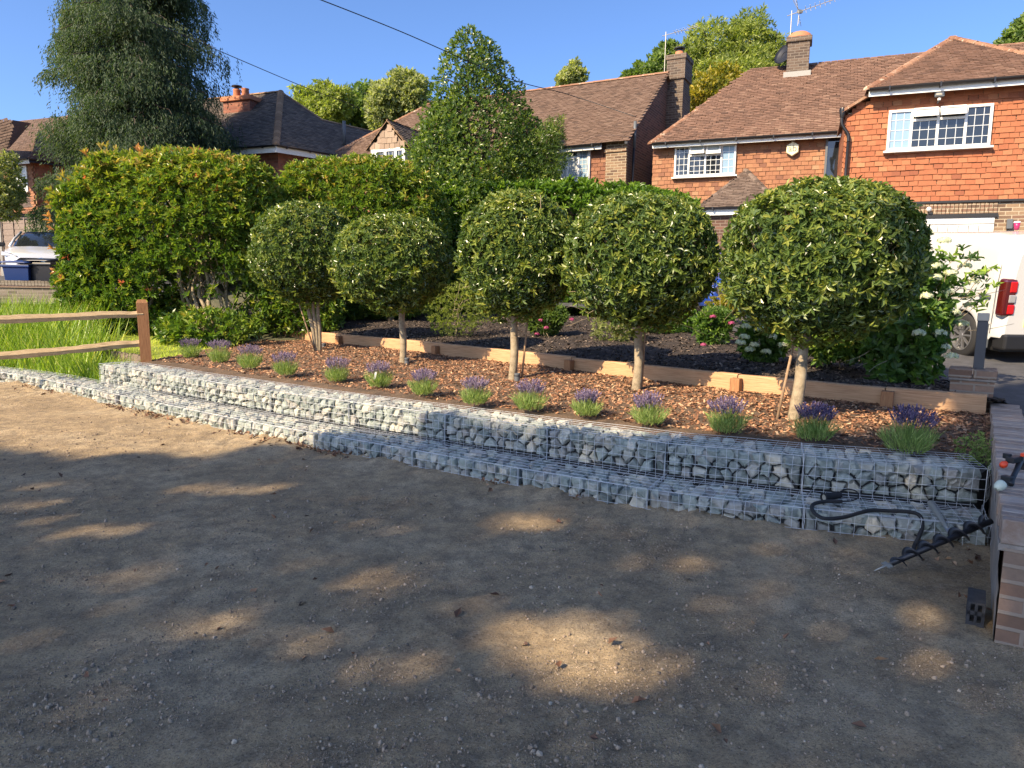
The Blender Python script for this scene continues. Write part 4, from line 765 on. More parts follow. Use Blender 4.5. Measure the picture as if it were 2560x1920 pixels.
# its tall chimney on the gable
cn = CK + 3.9; zt = kpx(1680, 146, cn)[1]; cu0 = uGb + .0; mb = MB()
zs = kpx(1680, 235, cn)[1]
mb.add(*pbox(kp(cu0, cn - .38, g0), eU * .52, eN_ * .95, Z3 * (zs - g0))); mb.add(*pbox(kp(cu0, cn - .30, zs), eU * .50, eN_ * .78, Z3 * (zt - zs - .45)))
chm = mb.build('chimney', M_['brick_chimney'], kr, uv=True)
bev(MB().add(*pbox(kp(cu0 - .05, cn - .35, zt - .75), eU * .60, eN_ * .88, Z3 * .6)).build('chimney_head', M_['brick_chimney'], chm, uv=True), .01)
bev(MB().add(*pbox(kp(cu0 - .08, cn - .38, zt - .15), eU * .66, eN_ * .94, Z3 * .15)).build('chimney_cap', M_['brick_chimney'], chm, uv=True), .01)
c = kp(cu0 + .25, cn, zt); MB().add(*lathe([(.14, 0), (.13, .16), (.11, .17)], c, 14)).build('chimney_pot', M_['terracotta'], chm, smooth=True); MB().add(*lathe([(.10, .15), (.10, .24), (.19, .25), (.17, .29), (0, .32)], c, 14)).build('cowl', M_['blackmetal'], chm)
zt3 = kpx(1660, 100, cn)[1]; yagi(kp(cu0 - .10, cn - .4, zt - 1.6), zt3 - zt + 1.6, 1.0, eU * 1 + Z3 * .12, 8, 'short television aerial on the tall gable chimney of the brown roofed house', False, .24)
# gabled bay at its left
G0 = aty(917, 377, 21.5); G1 = aty(1024, 364, 20.9); Ga = aty(972, 303, 21.3); gu = unit((G1 - G0) * [1, 1, 0]); gn = np.array([-gu[1], gu[0], 0]); 
zgl = (G0[2] + G1[2]) / 2; G0[2] = G1[2] = zgl; Ga = (G0 + G1) / 2 + Z3 * (Ga[2] - zgl)
by = empty('gabled_bay', tuple(np.array([G0[0], G0[1], 1.3])), 'small tan tiled gable over white mullioned windows left of the conical tree', 'house')
mb = MB(); i0, i1 = G0 + gu * .12, G1 - gu * .12; V = [i0, i1, Ga - Z3 * .12]; ngon(mb, [v + gn * .03 for v in V]); hh = Ga[2] - zgl - .12; L = np.linalg.norm(i1 - i0)
tiles(mb, i0, gu, Z3, [(0, 0), (L, 0), (L / 2, hh)], .17, .16); mb.build('tiled_gable', M_['gabletile'], by)
mb = MB(); back = gn * 3.4; roof_face(mb, [G1, G1 + back, Ga + back, Ga]); roof_face(mb, [G0 + back, G0, Ga, Ga + back]); rf = mb.build('roof', M_['roof_dark'], by)
mb = MB()
for g in (G0, G1): hipline(mb, g + gn * .02, Ga + gn * .02, .075, .25)
mb.build('verge_tiles', M_['hipdark'], rf)
j0, j1 = G0 + gu * .15, G1 - gu * .15; L = np.linalg.norm(j1 - j0); MB().add(*pbox(np.array([j0[0], j0[1], 1.3]) + gn * .08, gu * L, gn * 3, Z3 * (zgl - 1.3))).build('wall', M_['fascia'], by)
window(by, j0 - Z3 * 1.6 + gn * .03, gu, -gn, L, 1.6, [(0, .14, 0, 1, 0, 'upvc', (1, 1)), (.14, .42, 0, .9, 0, 'glass', (3, 6)), (.42, .72, 0, .62, 0, 'glass', (3, 4)), (.42, .72, .62, .95, 0, 'glass', (3, 2)), (.72, 1, 0, .95, 0, 'glass', (3, 6))], fr=.09, name='bay_window')

# ---- dark roofed house
C = aty(690, 362, 24.7); zE2 = C[2]; Wl = onp(300, 371, (math.cos(R(69)), math.sin(R(69))), (C[:2] @ [math.cos(R(69)), math.sin(R(69))])); 
fu = unit(np.array([-.93, .36, 0])); su = unit(np.array([.69, .724, 0]))
Lf = C + fu * 9; Rt = C + su * 4.2; R1 = aty(702, 229, 28.0); RL = R1 + fu * 7.5; RL[2] = R1[2]
E3 = aty(928, 403, 27.6); E3[2] = zE2; E3 = C + su * np.linalg.norm(E3 - C); m1 = aty(807, 298, 29.6); m2 = aty(950, 331, 31.2)
h2 = empty('brick_house', tuple(np.array([C[0], C[1], 1.4])), 'red brick house with dark charcoal hipped roof behind the big hedge', 'house')
N2 = unit(np.cross(E3 - C, R1 - C))
def onpl(x, y): d = ray(x, y); return CAMP + d * (((C - CAMP) @ N2) / (d @ N2))
m1, m2 = onpl(807, 300), onpl(950, 333); W2 = np.cross(N2, su)
mb = MB(); roof_face(mb, [Lf, C, R1, RL]); roof_face(mb, [C, E3, m2, m1, R1])
rf = mb.build('roof', M_['roof_dark'], h2); mb = MB(); hipline(mb, C, R1, .12, .25); hipline(mb, R1, RL, .10); hipline(mb, R1, m1, .09); hipline(mb, m1, m2, .08); mb.build('ridge_tiles', M_['hipdark'], rf)
wn_ = np.array([fu[1], -fu[0], 0]); wn_ = -wn_ if wn_[1] > 0 else wn_; sn = np.array([su[1], -su[0], 0])
Cb = C - wn_ * .35 - sn * .35; Cb[2] = 1.4
MB().add(V3([Cb, Cb + fu * 9, Cb + fu * 9 + [0, 6, 0], Cb + su * 5.2 + [0, 4, 0], Cb + su * 4.6]).tolist() + V3([p + Z3 * (zE2 - 1.45) for p in (Cb, Cb + fu * 9, Cb + fu * 9 + [0, 6, 0], Cb + su * 5.2 + [0, 4, 0], Cb + su * 4.6)]).tolist(), [(0, 5, 6, 1), (1, 6, 7, 2), (2, 7, 8, 3), (3, 8, 9, 4), (4, 9, 5, 0), (5, 9, 8, 7, 6)]).build('wall', M_['brick_red'], h2, uv=True)
gutter(h2, Lf, C, wn_, .055, .22); gutter(h2, C, E3, sn, .055, .22)
wu = -fu; t0 = onp(600, 380, wn_[:2], wn_[:2] @ (Cb + wn_ * .01)[:2]); t1 = onp(645, 380, wn_[:2], wn_[:2] @ (Cb + wn_ * .01)[:2]); L = np.linalg.norm((t1 - t0)[:2])
window(h2, np.array([t0[0], t0[1], zE2 - 1.6]), wu, wn_, L, 1.35, [(0, .5, 0, 1, 0, 'pane_skypale', (1, 1)), (.5, 1, 0, 1, 0, 'glass', (1, 1))], fr=.08)
ch0 = aty(597, 243, 27.5); mb = MB(); mb.add(*pbox(ch0 + fu * .75 + [0, 0, -1.2], -fu * 1.25, wn_ * -.7, Z3 * 1.25)); ck = mb.build('chimney', M_['brick_red'], h2, uv=True)
bev(MB().add(*pbox(ch0 + fu * .83 + wn_ * .08 + [0, 0, -.12], -fu * 1.41, wn_ * -.86, Z3 * .16)).build('chimney_cap', M_['terracotta'], ck), .02)
for s in (.35, -.05): MB().add(*lathe([(.15, 0), (.13, .30), (.15, .34), (.10, .34)], ch0 + fu * s - wn_ * .3 + [0, 0, .03], 14)).build('chimney_pot', M_['terracotta'], ck, smooth=True)
MB().add(*lathe([(.08, .33), (.09, .45), (.20, .47), (.17, .51), (0, .54)], ch0 + fu * .35 - wn_ * .3, 14)).build('cowl', M_['blackmetal'], ck)
vp = aty(861, 362, 27.3); MB().add(*tube([vp, vp + Z3 * .85], .06, 8)).build('soil_vent_pipe', M_['greyplastic'], h2, smooth=True)
# ---- house at the far left
D = aty(72, 396, 30); lu = unit(np.array([-.93, .36, 0])); ls = unit(np.array([.60, .80, 0])); ln = np.array([-lu[1], lu[0], 0]); ln = -ln if ln[1] > 0 else ln; lsn = np.array([ls[1], -ls[0], 0])
h3 = empty('brick_house', (D[0], D[1], 1.9), 'red tile hung house with brown roof at the far left behind the panel fence', 'house')
Db = np.array([D[0], D[1], 1.9]) - ln * .3 - lsn * .3; zz = D[2] - 1.95
MB().add(V3([Db, Db + lu * 8, Db + lu * 8 + [0, 6, 0], Db + ls * 8 + [0, 2, 0], Db + ls * 8] + [p + Z3 * zz for p in (Db, Db + lu * 8, Db + lu * 8 + [0, 6, 0], Db + ls * 8 + [0, 2, 0], Db + ls * 8)]), [(0, 5, 6, 1), (1, 6, 7, 2), (2, 7, 8, 3), (3, 8, 9, 4), (4, 9, 5, 0), (5, 9, 8, 7, 6)]).build('wall', M_['brick_dark'], h3, uv=True)
mb = MB(); zt_ = D[2] - .1; zb_ = 4.1; n_ = int((zt_ - zb_) / .11); tiles(mb, Db + ln * .01 - Z3 * 1.9 - lu * 0, -lu, Z3, [(-8, zb_), (0, zb_), (0, zt_), (-8, zt_)], .17, .11); tiles(mb, Db + lsn * .01 - Z3 * 1.9, ls, Z3, [(0, zb_), (8, zb_), (8, zt_), (0, zt_)], .17, .11); mb.build('hung_tiles', M_['tile_main'], h3)
P1 = D + lu * 9; Rk = D + ls * 3.6 + lu * 3.0 + Z3 * 2.6; Rk2 = D + ls * 10 + lu * .2 + Z3 * 2.9; 
mb = MB(); roof_face(mb, [D, D + ls * 10, Rk2, Rk]); roof_face(mb, [P1, D, Rk, Rk + lu * 4])
rf = mb.build('roof', M_['roof_brown'], h3); mb = MB(); hipline(mb, D, Rk, .1); mb.build('ridge_tiles', M_['hiptile'], rf)
q = aty(32, 300, 29); A_ = q + [-5, -.5, -2.9]; mb = MB(); roof_face(mb, [aty(-60, 398, 28.6), aty(22, 372, 28.9), q, q + [-3, 2, 0.1]]); ngon(mb, [aty(22, 372, 28.9), aty(78, 308, 33), q], 0, .2); mb.build('front_gable_roof', M_['roof_brown'], h3)
gutter(h3, P1, D, ln, .05, .18); gutter(h3, D, D + ls * 8, lsn, .05, .12, 'gutter')
MB().add(*tube([Db + ls * .75 + lsn * .08 - Z3 * 0, Db + ls * .75 + lsn * .08 + Z3 * zz], .05, 8)).build('downpipe', M_['gutter'], h3)
t1 = onp(60, 400, ln[:2], ln[:2] @ (Db + ln * .03)[:2]); t0 = onp(40, 400, ln[:2], ln[:2] @ (Db + ln * .03)[:2]); L = np.linalg.norm((t1 - t0)[:2]) + .3
window(h3, np.array([t0[0], t0[1], D[2] - 1.25]) + lu * .15, -lu, ln, L, 1.05, [(0, .5, 0, 1, 0, 'pane_skypale', (2, 4)), (.5, 1, 0, .7, 0, 'pane_skypale', (2, 3)), (.5, 1, .7, 1, 0, 'pane_skypale', (1, 1))], fr=.07)
e = aty(0, 522, 29); roofp = MB(); roof_face(roofp, [aty(-60, 530, 28.6), aty(80, 518, 28.6), aty(70, 490, 29.6), aty(-60, 490, 29.6)]); roofp.build('lean_to_roof', M_['roof_porch'], h3)
roofp = MB(); roof_face(roofp, [aty(112, 538, 28.3), aty(178, 540, 29.3), aty(160, 515, 29.8), aty(135, 512, 29.6)]); roofp.build('canopy_roof', M_['roof_porch'], h3)
MB().add(*cbox(aty(60, 545, 29) + [0, .3, -.35], (4, .2, 1.1), -.3)).build('dark_doorway', M_['black'], h3)

# ============================================================ VEHICLES AND STREET THINGS
def wheel(root, c, ax, r, w=.2, rim=.66, spokes=9, split=True):
    ax = unit(V3(ax)[0]); c = V3(c)[0]; t = MB().add(*lathe([(rim * r, 0), (r * .93, .0), (r, .03), (r, w - .03), (r * .93, w), (rim * r, w)], c - ax * w, 36, ax)).build('wheel', M_['rubber'], root, smooth=True)
    mb = MB().add(*lathe([(rim * r * 1.01, -.005), (rim * r, .006), (rim * r * .94, .004), (rim * r * .90, -.05), (rim * r * .9, -w * .8)], c, 36, ax)); x, y = frame(ax)
    for k in range(spokes):
        a = 2 * math.pi * k / spokes; e = x * math.cos(a) + y * math.sin(a); s = np.cross(ax, e)
        mb.add(*pbox(c + e * .03 - s * .012 - ax * .03, e * (rim * r * .90 - .03), s * .024, ax * .026))
    mb.add(*lathe([(0, .0), (.03, 0), (.035, -.03)], c, 14, ax)); mb.build('rim', M_['alloy'], t)
    MB().add(*lathe([(0, -.09), (rim * r * .9, -.09)], c, 24, ax)).build('brake', M_['black'], t); return t
# ---- white van, tail towards us, nose up the sloping drive
vt = empty('delivery_van', (6.86, 9.85, .64), 'white panel van parked on the drive with its tail lights towards the wall', 'van')
th_, pit = R(2.0), R(4.6); hd = np.array([-math.sin(th_) * math.cos(pit), math.cos(th_) * math.cos(pit), math.sin(pit)]); rt = np.array([math.cos(th_), math.sin(th_), 0]); upv = np.cross(rt, hd); vo = np.array([6.70, 9.85, .62])
def vp_(x, y, z): return vo + hd * x + rt * y + upv * z
VW, VR = 1.85, .335
xs_ = sorted(set(np.round(np.concatenate([[0, .03, .08, .16, .28], np.linspace(.3, 4.38, 70)]), 3))); 
def top_z(x): return np.interp(x, [0, .08, .25, .6, 2.6, 3.05, 3.45, 3.55, 4.2, 4.38], [1.62, 1.72, 1.80, 1.84, 1.83, 1.74, 1.22, 1.16, .98, .72])
def bot_z(x):
    z = .26 if x > .25 else .40
    for xw in (.80, 3.55):
        d = abs(x - xw)
        if d < .40: z = max(z, VR + math.sqrt(.40 ** 2 - d * d) - .02)
    return z
def inset(x): return np.interp(x, [0, .05, .15, .3, 3.9, 4.2, 4.38], [.10, .05, .015, 0, .0, .08, .3])
rows = []
for x in xs_:
    tz, bz, i = top_z(x), bot_z(x), inset(x); h = tz - bz; belt = min(1.02, tz - .05); tum = .10 * max(0, min(1, (tz - 1.1) / .6)); prof = [(i + .0, bz), (i - .012, bz + .02), (i - .015, bz + .25 * (belt - bz)), (i + .012, bz + .6 * (belt - bz)), (i + .0, belt)]
    for t in np.linspace(0, 1, 8)[1:]:
        zz = belt + (tz - belt) * math.sin(t * math.pi / 2) ** .8; yy = i + tum * t + .16 * max(0, (t - .55) / .45) ** 2.2; prof.append((yy, zz))
    prof.append((VW * .3, tz + .02)); L = [(y, z) for y, z in prof]; L += [(VW - y, z) for y, z in reversed(prof)]
    rows.append([vp_(x, y, z) for y, z in L])
mb = MB(); mb.add(*grid(np.array(rows))); r0 = rows[0]; mb.add(V3(r0), [tuple(range(len(r0)))]); mb.add(V3(rows[-1]), [tuple(range(len(r0) - 1, -1, -1))])
body = mb.build('body', M_['whitepaint'], vt, smooth=True); body.modifiers.new('w', 'WEIGHTED_NORMAL')
MB().add(*pbox(vp_(.1, .12, .2), hd * 4.1, rt * 1.6, upv * .5)).build('underbody', M_['black'], vt)
for xw in (.80, 3.55):
    for yy, ax in ((.02, -rt), (VW - .02, rt)):
        wheel(vt, vp_(xw, yy, VR), ax, VR, rim=.68, spokes=9)
        V = []; n = 16
        for o in (.03, .30):
            for k in range(n + 1): a = math.pi * k / n; V.append(vp_(xw + math.cos(a) * .39, yy + (o if yy < 1 else -o), VR + math.sin(a) * .39 - .03))
        MB().add(V, [(k, k + 1, n + 2 + k, n + 1 + k) for k in range(n)] + [tuple(range(n + 1, 2 * n + 2))]).build('wheel_arch', M_['black'], vt)
bev(MB().add(*pbox(vp_(-.06, .06, .24), hd * .26, rt * (VW - .12), upv * .22)).build('rear_bumper', M_['black'], vt), .03)
MB().add(*pbox(vp_(.20, -.014, .24), hd * .16, rt * .03, upv * .34)).build('mud_flap', M_['greyplastic'], vt)
# seams and pressings are raised or grooved strips following the body
def strip(pts, wdt, m, name, off=.004, lab=None):
    P = V3([vp_(*p) for p in pts]); return MB().add(*tube(P, wdt, 6)).build(name, m, vt, smooth=True)
seam = mat('seam', (.09, .09, .09), .6)
strip([(.17, -.006, .45), (.17, -.008, .8), (.175, -.004, 1.05), (.19, .03, 1.35), (.24, .085, 1.6), (.34, .15, 1.74)], .004, seam, 'door_seam')
strip([(1.35, -.014, .35), (1.33, -.012, .8), (1.27, -.004, 1.05), (1.2, .036, 1.4), (1.17, .085, 1.62)], .004, seam, 'door_seam')
side_y = lambda z: np.interp(z, [.5, 1.02, 1.2, 1.4, 1.62], [-.008, -.006, .014, .036, .072])
pts = []
for a in np.linspace(0, 2 * math.pi, 60): 
    cx_, cz_ = .80 + .46 * np.sign(math.cos(a)) * abs(math.cos(a)) ** .45, 1.30 + .28 * np.sign(math.sin(a)) * abs(math.sin(a)) ** .45; pts.append((cx_, side_y(cz_) - .001, cz_))
strip(pts, .0035, mat('seamlight', (.42, .42, .41), .5), 'side_pressing')
bev(MB().add(*pbox(vp_(.26, -.03, .93), hd * .22, rt * .03, upv * .05)).build('door_handle', M_['greyplastic'], vt), .006)
def lampshape(nm, y0, y1, z0, z1, m, off=0, r=.02): return bev(MB().add(V3([vp_(.015 - off, y0, z0), vp_(.16, y0 - .03, z0), vp_(.16, y0 - .035, z1), vp_(.04 - off, y0 + .004, z1), vp_(-.005 - off, y1, z0 + .0), vp_(.05, y1, z0), vp_(.07, y1, z1), vp_(.025 - off, y1, z1)]), [(0, 1, 2, 3), (7, 6, 5, 4), (3, 2, 6, 7), (0, 4, 5, 1), (0, 3, 7, 4)]).build(nm, m, vt), r)
for s in (0, 1):
    f = (lambda y: y) if s == 0 else (lambda y: VW - y)
    if s == 0:
        tl = bev(MB().add(*pbox(vp_(-.012, -.020, .70), hd * .15, rt * .19, upv * .52)).build('tail_light', M_['tail_dark'], vt), .045, 4)
        for nm, z, h_, mm in (('red_lens', 1.03, .15, 'tail_red'), ('clear_lens', .89, .11, 'tail_clear'), ('red_lens', .735, .13, 'tail_red')): bev(MB().add(*pbox(vp_(-.020, .055, z), hd * .03, rt * .10, upv * h_)).build(nm, M_[mm], tl), .012)
    else: bev(MB().add(*pbox(vp_(.0, VW - .155, .70), hd * .1, rt * .11, upv * .5)).build('tail_light', M_['tail_dark'], vt), .02)
pts = []
for a in np.linspace(0, 2 * math.pi, 60): pts.append((.012 + .035 * max(0, math.sin(a)), .50 + .27 * np.sign(math.cos(a)) * abs(math.cos(a)) ** .4, 1.30 + .24 * np.sign(math.sin(a)) * abs(math.sin(a)) ** .4))
strip(pts, .006, MATS['greyplastic'], 'rear_door_pressing')
strip([(-.002, VW / 2, .46), (-.002, VW / 2, 1.0), (.02, VW / 2, 1.5)], .006, seam, 'door_seam')
pl = bev(MB().add(*pbox(vp_(-.028, .335, .56), hd * .03, rt * .52, upv * .112)).build('number_plate', M_['plate'], vt), .003); MB().add(*pbox(vp_(-.0295, .335, .562), hd * .01, rt * .045, upv * .108)).build('blue_band', M_['plateblue'], pl)
text('H', vp_(-.030, .43, .616), rt, upv, .11, M_['black'], pl)
text('BERLINGO', vp_(.004, .17, .905), rt, upv, .036, M_['black'], vt, align='LEFT')
# cup standing on the van roof
q_ = aty(2541, 575, 10.5); cupc = q_; tc = empty('takeaway_cup', tuple(cupc), 'magenta paper cup with white lid standing on the van roof', 'cup')
MB().add(*lathe([(0, 0), (.03, 0), (.042, .105), (0, .105)], cupc, 20)).build('cup_body', M_['magenta'], tc, smooth=True); MB().add(*lathe([(.045, .102), (.045, .112), (.038, .122), (0, .122)], cupc, 20)).build('lid', M_['upvc'], tc, smooth=True)
# ---- cars
def car(loc, yaw, paint, label, L=4.4, W=1.8, H=1.44, roofm='black', star=False):
    root = empty('parked_car', loc, label, 'car'); o = np.array(loc, float); f = np.array([math.cos(yaw), math.sin(yaw), 0]); s = np.array([-f[1], f[0], 0])   # f: nose direction
    P = lambda x, y, z: o + f * (L / 2 - x) + s * y + Z3 * z      # x measured back from the nose
    xs = np.concatenate([[0, .04, .1, .2], np.linspace(.3, L - .1, 46), [L]]); rows = []
    top = lambda x: np.interp(x, [0, .05, .15, .5, 1.15, 1.3, L - .5, L - .15, L], [.52, .66, .74, .84, .97, .98, 1.0, .98, .7]); hw = lambda x: W / 2 * np.interp(x, [0, .1, .3, .8, L - .6, L - .1, L], [.66, .80, .91, 1, 1, .9, .75])
    def bot(x):
        z = .2
        for xw in (.85, L - .85):
            if abs(x - xw) < .38: z = max(z, .30 + math.sqrt(.38 ** 2 - (x - xw) ** 2))
        return z
    for x in xs:
        t, b, h = top(x), bot(x), hw(x); r = [(h - .03, b), (h, b + .03), (h, b + (t - b) * .45), (h - .015, b + (t - b) * .78), (h - .07, t - .04), (h * .80, t), (h * .4, t + .022)]; r = r + [(-y, z) for y, z in reversed(r)]; rows.append([P(x, y, z) for y, z in r])
    mb = MB(); mb.add(*grid(np.array(rows))); mb.add(V3(rows[0]), [tuple(range(14))]); mb.add(V3(rows[-1]), [tuple(range(13, -1, -1))]); mb.build('body', paint, root, smooth=True)
    ws = []                                                       # glasshouse
    for x, z, h in [(1.15, .97, .72), (1.45, 1.14, .70), (1.85, 1.34, .63), (2.15, H - .02, .58), (2.6, H, .57), (3.2, H - .03, .56), (3.7, 1.28, .57), (L - .35, 1.0, .64)]: ws.append([P(x, W / 2 * .93 * (h + .18) / .9 * .98, .95), P(x, h, z - .03), P(x, h * .8, z), P(x, 0, z + .012), P(x, -h * .8, z), P(x, -h, z - .03), P(x, -W / 2 * .93 * (h + .18) / .9 * .98, .95)])
    MB().add(*grid(np.array(ws))).build('windscreen', M_['glass'], root, smooth=True)
    ws = []
    for x, z, h in [(2.02, H - .06, .61), (2.2, H - .005, .59), (2.6, H + .012, .58), (3.2, H - .018, .57), (3.6, H - .10, .57)]: ws.append([P(x, h, z - .035), P(x, h * .8, z + .004), P(x, 0, z + .016), P(x, -h * .8, z + .004), P(x, -h, z - .035)])
    MB().add(*grid(np.array(ws))).build('roof', M_[roofm] if isinstance(roofm, str) else roofm, root, smooth=True)
    for k in (1, -1):
        mb = MB(); mb.add(*tube([P(1.12, k * .80, .95), P(1.5, k * .74, 1.18), P(2.1, k * .63, H - .03)], .035, 6)); mb.build('windscreen_pillar', paint, root, smooth=True)
        m_ = bev(MB().add(*pbox(P(1.35, k * (W / 2 + .02), .96), f * .1, s * k * .17, Z3 * .12)).build('wing_mirror', M_['black'], root), .03)
        hl = MB().add(V3([P(.10, k * W / 2 * .60, .60), P(.03, k * W / 2 * .60, .68), P(.30, k * W / 2 * .985, .80), P(.30, k * W / 2 * 1.0, .70), P(.13, k * W / 2 * .58, .60), P(.2, k * W / 2 * .6, .72), P(.5, k * W / 2 * .96, .80), P(.5, k * W / 2 * .98, .72)]), [(0, 1, 2, 3), (1, 5, 6, 2), (3, 2, 6, 7), (0, 3, 7, 4)] if k > 0 else [(3, 2, 1, 0), (2, 6, 5, 1), (7, 6, 2, 3), (4, 7, 3, 0)]); hl.build('headlight', M_['lens'] if not star else M_['tail_clear'], root)
        for xw in (.85, L - .85): wheel(root, P(xw, k * (W / 2 - .03), .31), s * k, .31, .2, .68, 7)
    V = [P(-.02, y, z) for y, z in ((-.46, .64), (-.56, .56), (-.45, .44), (.45, .44), (.56, .56), (.46, .64))]; V2 = [P(.12, y, z) for y, z in ((-.46, .64), (-.56, .56), (-.45, .44), (.45, .44), (.56, .56), (.46, .64))]
    gl = MB().add(V3(V + V2), [tuple(range(6)), tuple(range(11, 5, -1))] + [(i, (i + 1) % 6, 6 + (i + 1) % 6, 6 + i) for i in range(6)]).build('grille', M_['black'], root)
    MB().add(*pbox(P(-.03, -.50, .535), f * .01, s * 1.0, Z3 * .018)).build('grille_bar', M_['chrome'], gl)
    if star:
        c = P(-.05, 0, .545); ri = []
        for a in np.linspace(0, 2 * math.pi, 33): ri.append(c + s * .095 * math.cos(a) + Z3 * .095 * math.sin(a))
        mb = MB().add(*tube(ri, .009, 6)); 
        for k in range(3): a = math.pi / 2 + k * 2 * math.pi / 3; mb.add(*tube([c, c + s * .09 * math.cos(a) + Z3 * .09 * math.sin(a)], [.014, .004], 6))
        mb.build('star_emblem', M_['chrome'], root)
    bev(MB().add(*pbox(P(-.045, -.26, .30), f * .02, s * .52, Z3 * .112)).build('number_plate', M_['platewhite'], root), .003)
    MB().add(*pbox(P(.5, -W / 2 + .1, .18), -f * (L - 1), s * (W - .2), Z3 * .5)).build('underbody', M_['black'], root); return root
cs = aty(108, 655, 19.0); car((cs[0] - 1.05, 20.9, 1.60), R(-62), M_['silverpaint'], 'silver hatchback facing us behind the blue bins at the left edge', star=True)
car((5.15, 17.2, 1.10), R(-100), M_['bluepaint'], 'dark blue car half hidden between the two nearest ball trees', roofm=M_['bluepaint'])
# ---- wheelie bins behind the low wall
def wbin(c, yaw, m, label):
    r = empty('wheelie_bin', c, label, 'bin', 'wheelie bins behind the low brick wall'); c = np.array(c, float); a = np.array([math.cos(yaw), math.sin(yaw), 0]); b = np.array([-a[1], a[0], 0]); V = []
    for z, w, d in ((0.02, .21, .25), (.86, .28, .34), (.86, .305, .365), (.92, .305, .365)):
        for k, l in ((-1, -1), (1, -1), (1, 1), (-1, 1)): V.append(c + a * k * w + b * l * d + Z3 * z)
    bev(MB().add(V, [(r_ * 4 + k, r_ * 4 + (k + 1) % 4, r_ * 4 + 4 + (k + 1) % 4, r_ * 4 + 4 + k) for r_ in range(3) for k in range(4)] + [(3, 2, 1, 0), (12, 13, 14, 15)]).build('bin_body', m, r), .02)
    rows = [[c + a * x * .32 + b * y * .39 + Z3 * (.935 + .07 * math.cos(y * 1.35) * (1 - .25 * x * x) + .0) for x in np.linspace(-1, 1, 7)] for y in np.linspace(-1, 1, 9)]
    ld = MB().add(*grid(np.array(rows))).build('lid', m, r, smooth=True); sm = ld.modifiers.new('s', 'SOLIDIFY'); sm.thickness = .025
    MB().add(*tube([c - a * .26 + b * .42 + Z3 * .90, c + a * .26 + b * .42 + Z3 * .90], .018, 8)).build('handle', m, r)
    for k in (-1, 1): MB().add(*lathe([(0, 0), (.1, 0), (.1, .05), (0, .05)], c + a * k * .22 + b * .25 + Z3 * .1, 14, a * k)).build('wheel', M_['rubber'], r)
wbin(tuple(atz(58, 700, 1.63)[0:2] * 0 + aty(62, 700, 16.6)[:2]) + (1.08,), .1, M_['binblue'], 'blue wheelie bin behind the low brick wall at the left edge')
wbin(tuple(aty(125, 700, 16.7)[:2]) + (1.13,), -.05, M_['binblack'], 'black wheelie bin right of the blue bin behind the low brick wall')
# ---- low brick wall of the neighbour
a = aty(-220, 703, 15.6); b = aty(230, 699, 15.4); u = unit((b - a) * [1, 1, 0]); n = np.array([-u[1], u[0], 0]); L = np.linalg.norm((b - a)[:2]); zt = (a[2] + b[2]) / 2
nw = empty('boundary_wall', (a[0], a[1], .9), 'weathered low brick wall behind the tall grass at the left', 'wall'); a = np.array([a[0], a[1], 0])
MB().add(*pbox(a + Z3 * .5, u * L, n * .215, Z3 * (zt - .5 - .11))).build('wall_body', M_['brick_old'], nw, uv=True)
mb = MB(); t = 0
while t < L: mb.add(*pbox(a + u * t - n * .012 + Z3 * (zt - .105 + random.uniform(-.004, .004)), u * .066, n * .24, Z3 * .108)); t += .075
mb.build('capping', M_['brick_old'], nw, uv=True); MB().add(*pbox(a - n * .03 + Z3 * (zt - .15), u * L, n * .27, Z3 * .035)).build('tile_course', M_['brick_dark'], nw, uv=True)
# ---- close-board panel fence behind the car
p0 = aty(-120, 546, 24.2); p1 = aty(175, 552, 23.6); u = unit((p1 - p0) * [1, 1, 0]); n = np.array([-u[1], u[0], 0]); L = np.linalg.norm((p1 - p0)[:2]); fr_ = empty('panel_fence', (p0[0], p0[1], 1.7), 'weathered grey brown timber panel fence behind the silver car', 'fence'); zt = p0[2]
t = 0; k = 0
while t < L:
    w = min(1.83, L - t); q = np.array([p0[0], p0[1], 1.7]) + u * t; mb = MB(); hgt = zt - 1.7
    for i in range(int(hgt / .095)): mb.add(*pbox(q + Z3 * (.02 + i * .095) - n * (.008 * (i % 2)), u * (w - .1), n * .02, Z3 * .11))
    for j in range(5): mb.add(*pbox(q + u * (j * (w - .14) / 4) - n * .03, u * .035, n * .02, Z3 * hgt))
    mb.add(*pbox(q - n * .035 + Z3 * hgt, u * (w - .1), n * .07, Z3 * .02)); mb.build('panel', M_['fencewood'], fr_, uv=True)
    MB().add(*pbox(q + u * (w - .1) - n * .05, u * .1, n * .1, Z3 * (hgt + .06))).build('post', M_['concrete'], fr_); t += w; k += 1
# ---- post and rail fence by the lawn
pb = atz(365, 897, .43); fc_ = empty('post_and_rail_fence', tuple(pb), 'rustic post and two rail timber fence above the end of the gabions', 'fence')
hp_ = .93; w = .078; V = []
for z in (-.1, hp_ - .05): V += [pb + [sx * w, sy * w, z] for sx, sy in ((-1, -1), (1, -1), (1, 1), (-1, 1))]
V += [pb + [sx * w * .72, sy * w * .72, hp_] for sx, sy in ((-1, -1), (1, -1), (1, 1), (-1, 1))]; V = V3(V); ca, sa = math.cos(.5), math.sin(.5); Vr = V - pb; V = np.stack([Vr[:, 0] * ca - Vr[:, 1] * sa + Vr[:, 2] * -.02, Vr[:, 0] * sa + Vr[:, 1] * ca, Vr[:, 2]], 1) + pb
MB().add(V, [(r_ * 4 + k, r_ * 4 + (k + 1) % 4, r_ * 4 + 4 + (k + 1) % 4, r_ * 4 + 4 + k) for r_ in range(2) for k in range(4)] + [(8, 9, 10, 11)]).build('post', M_['orangewood'], fc_, uv=True)
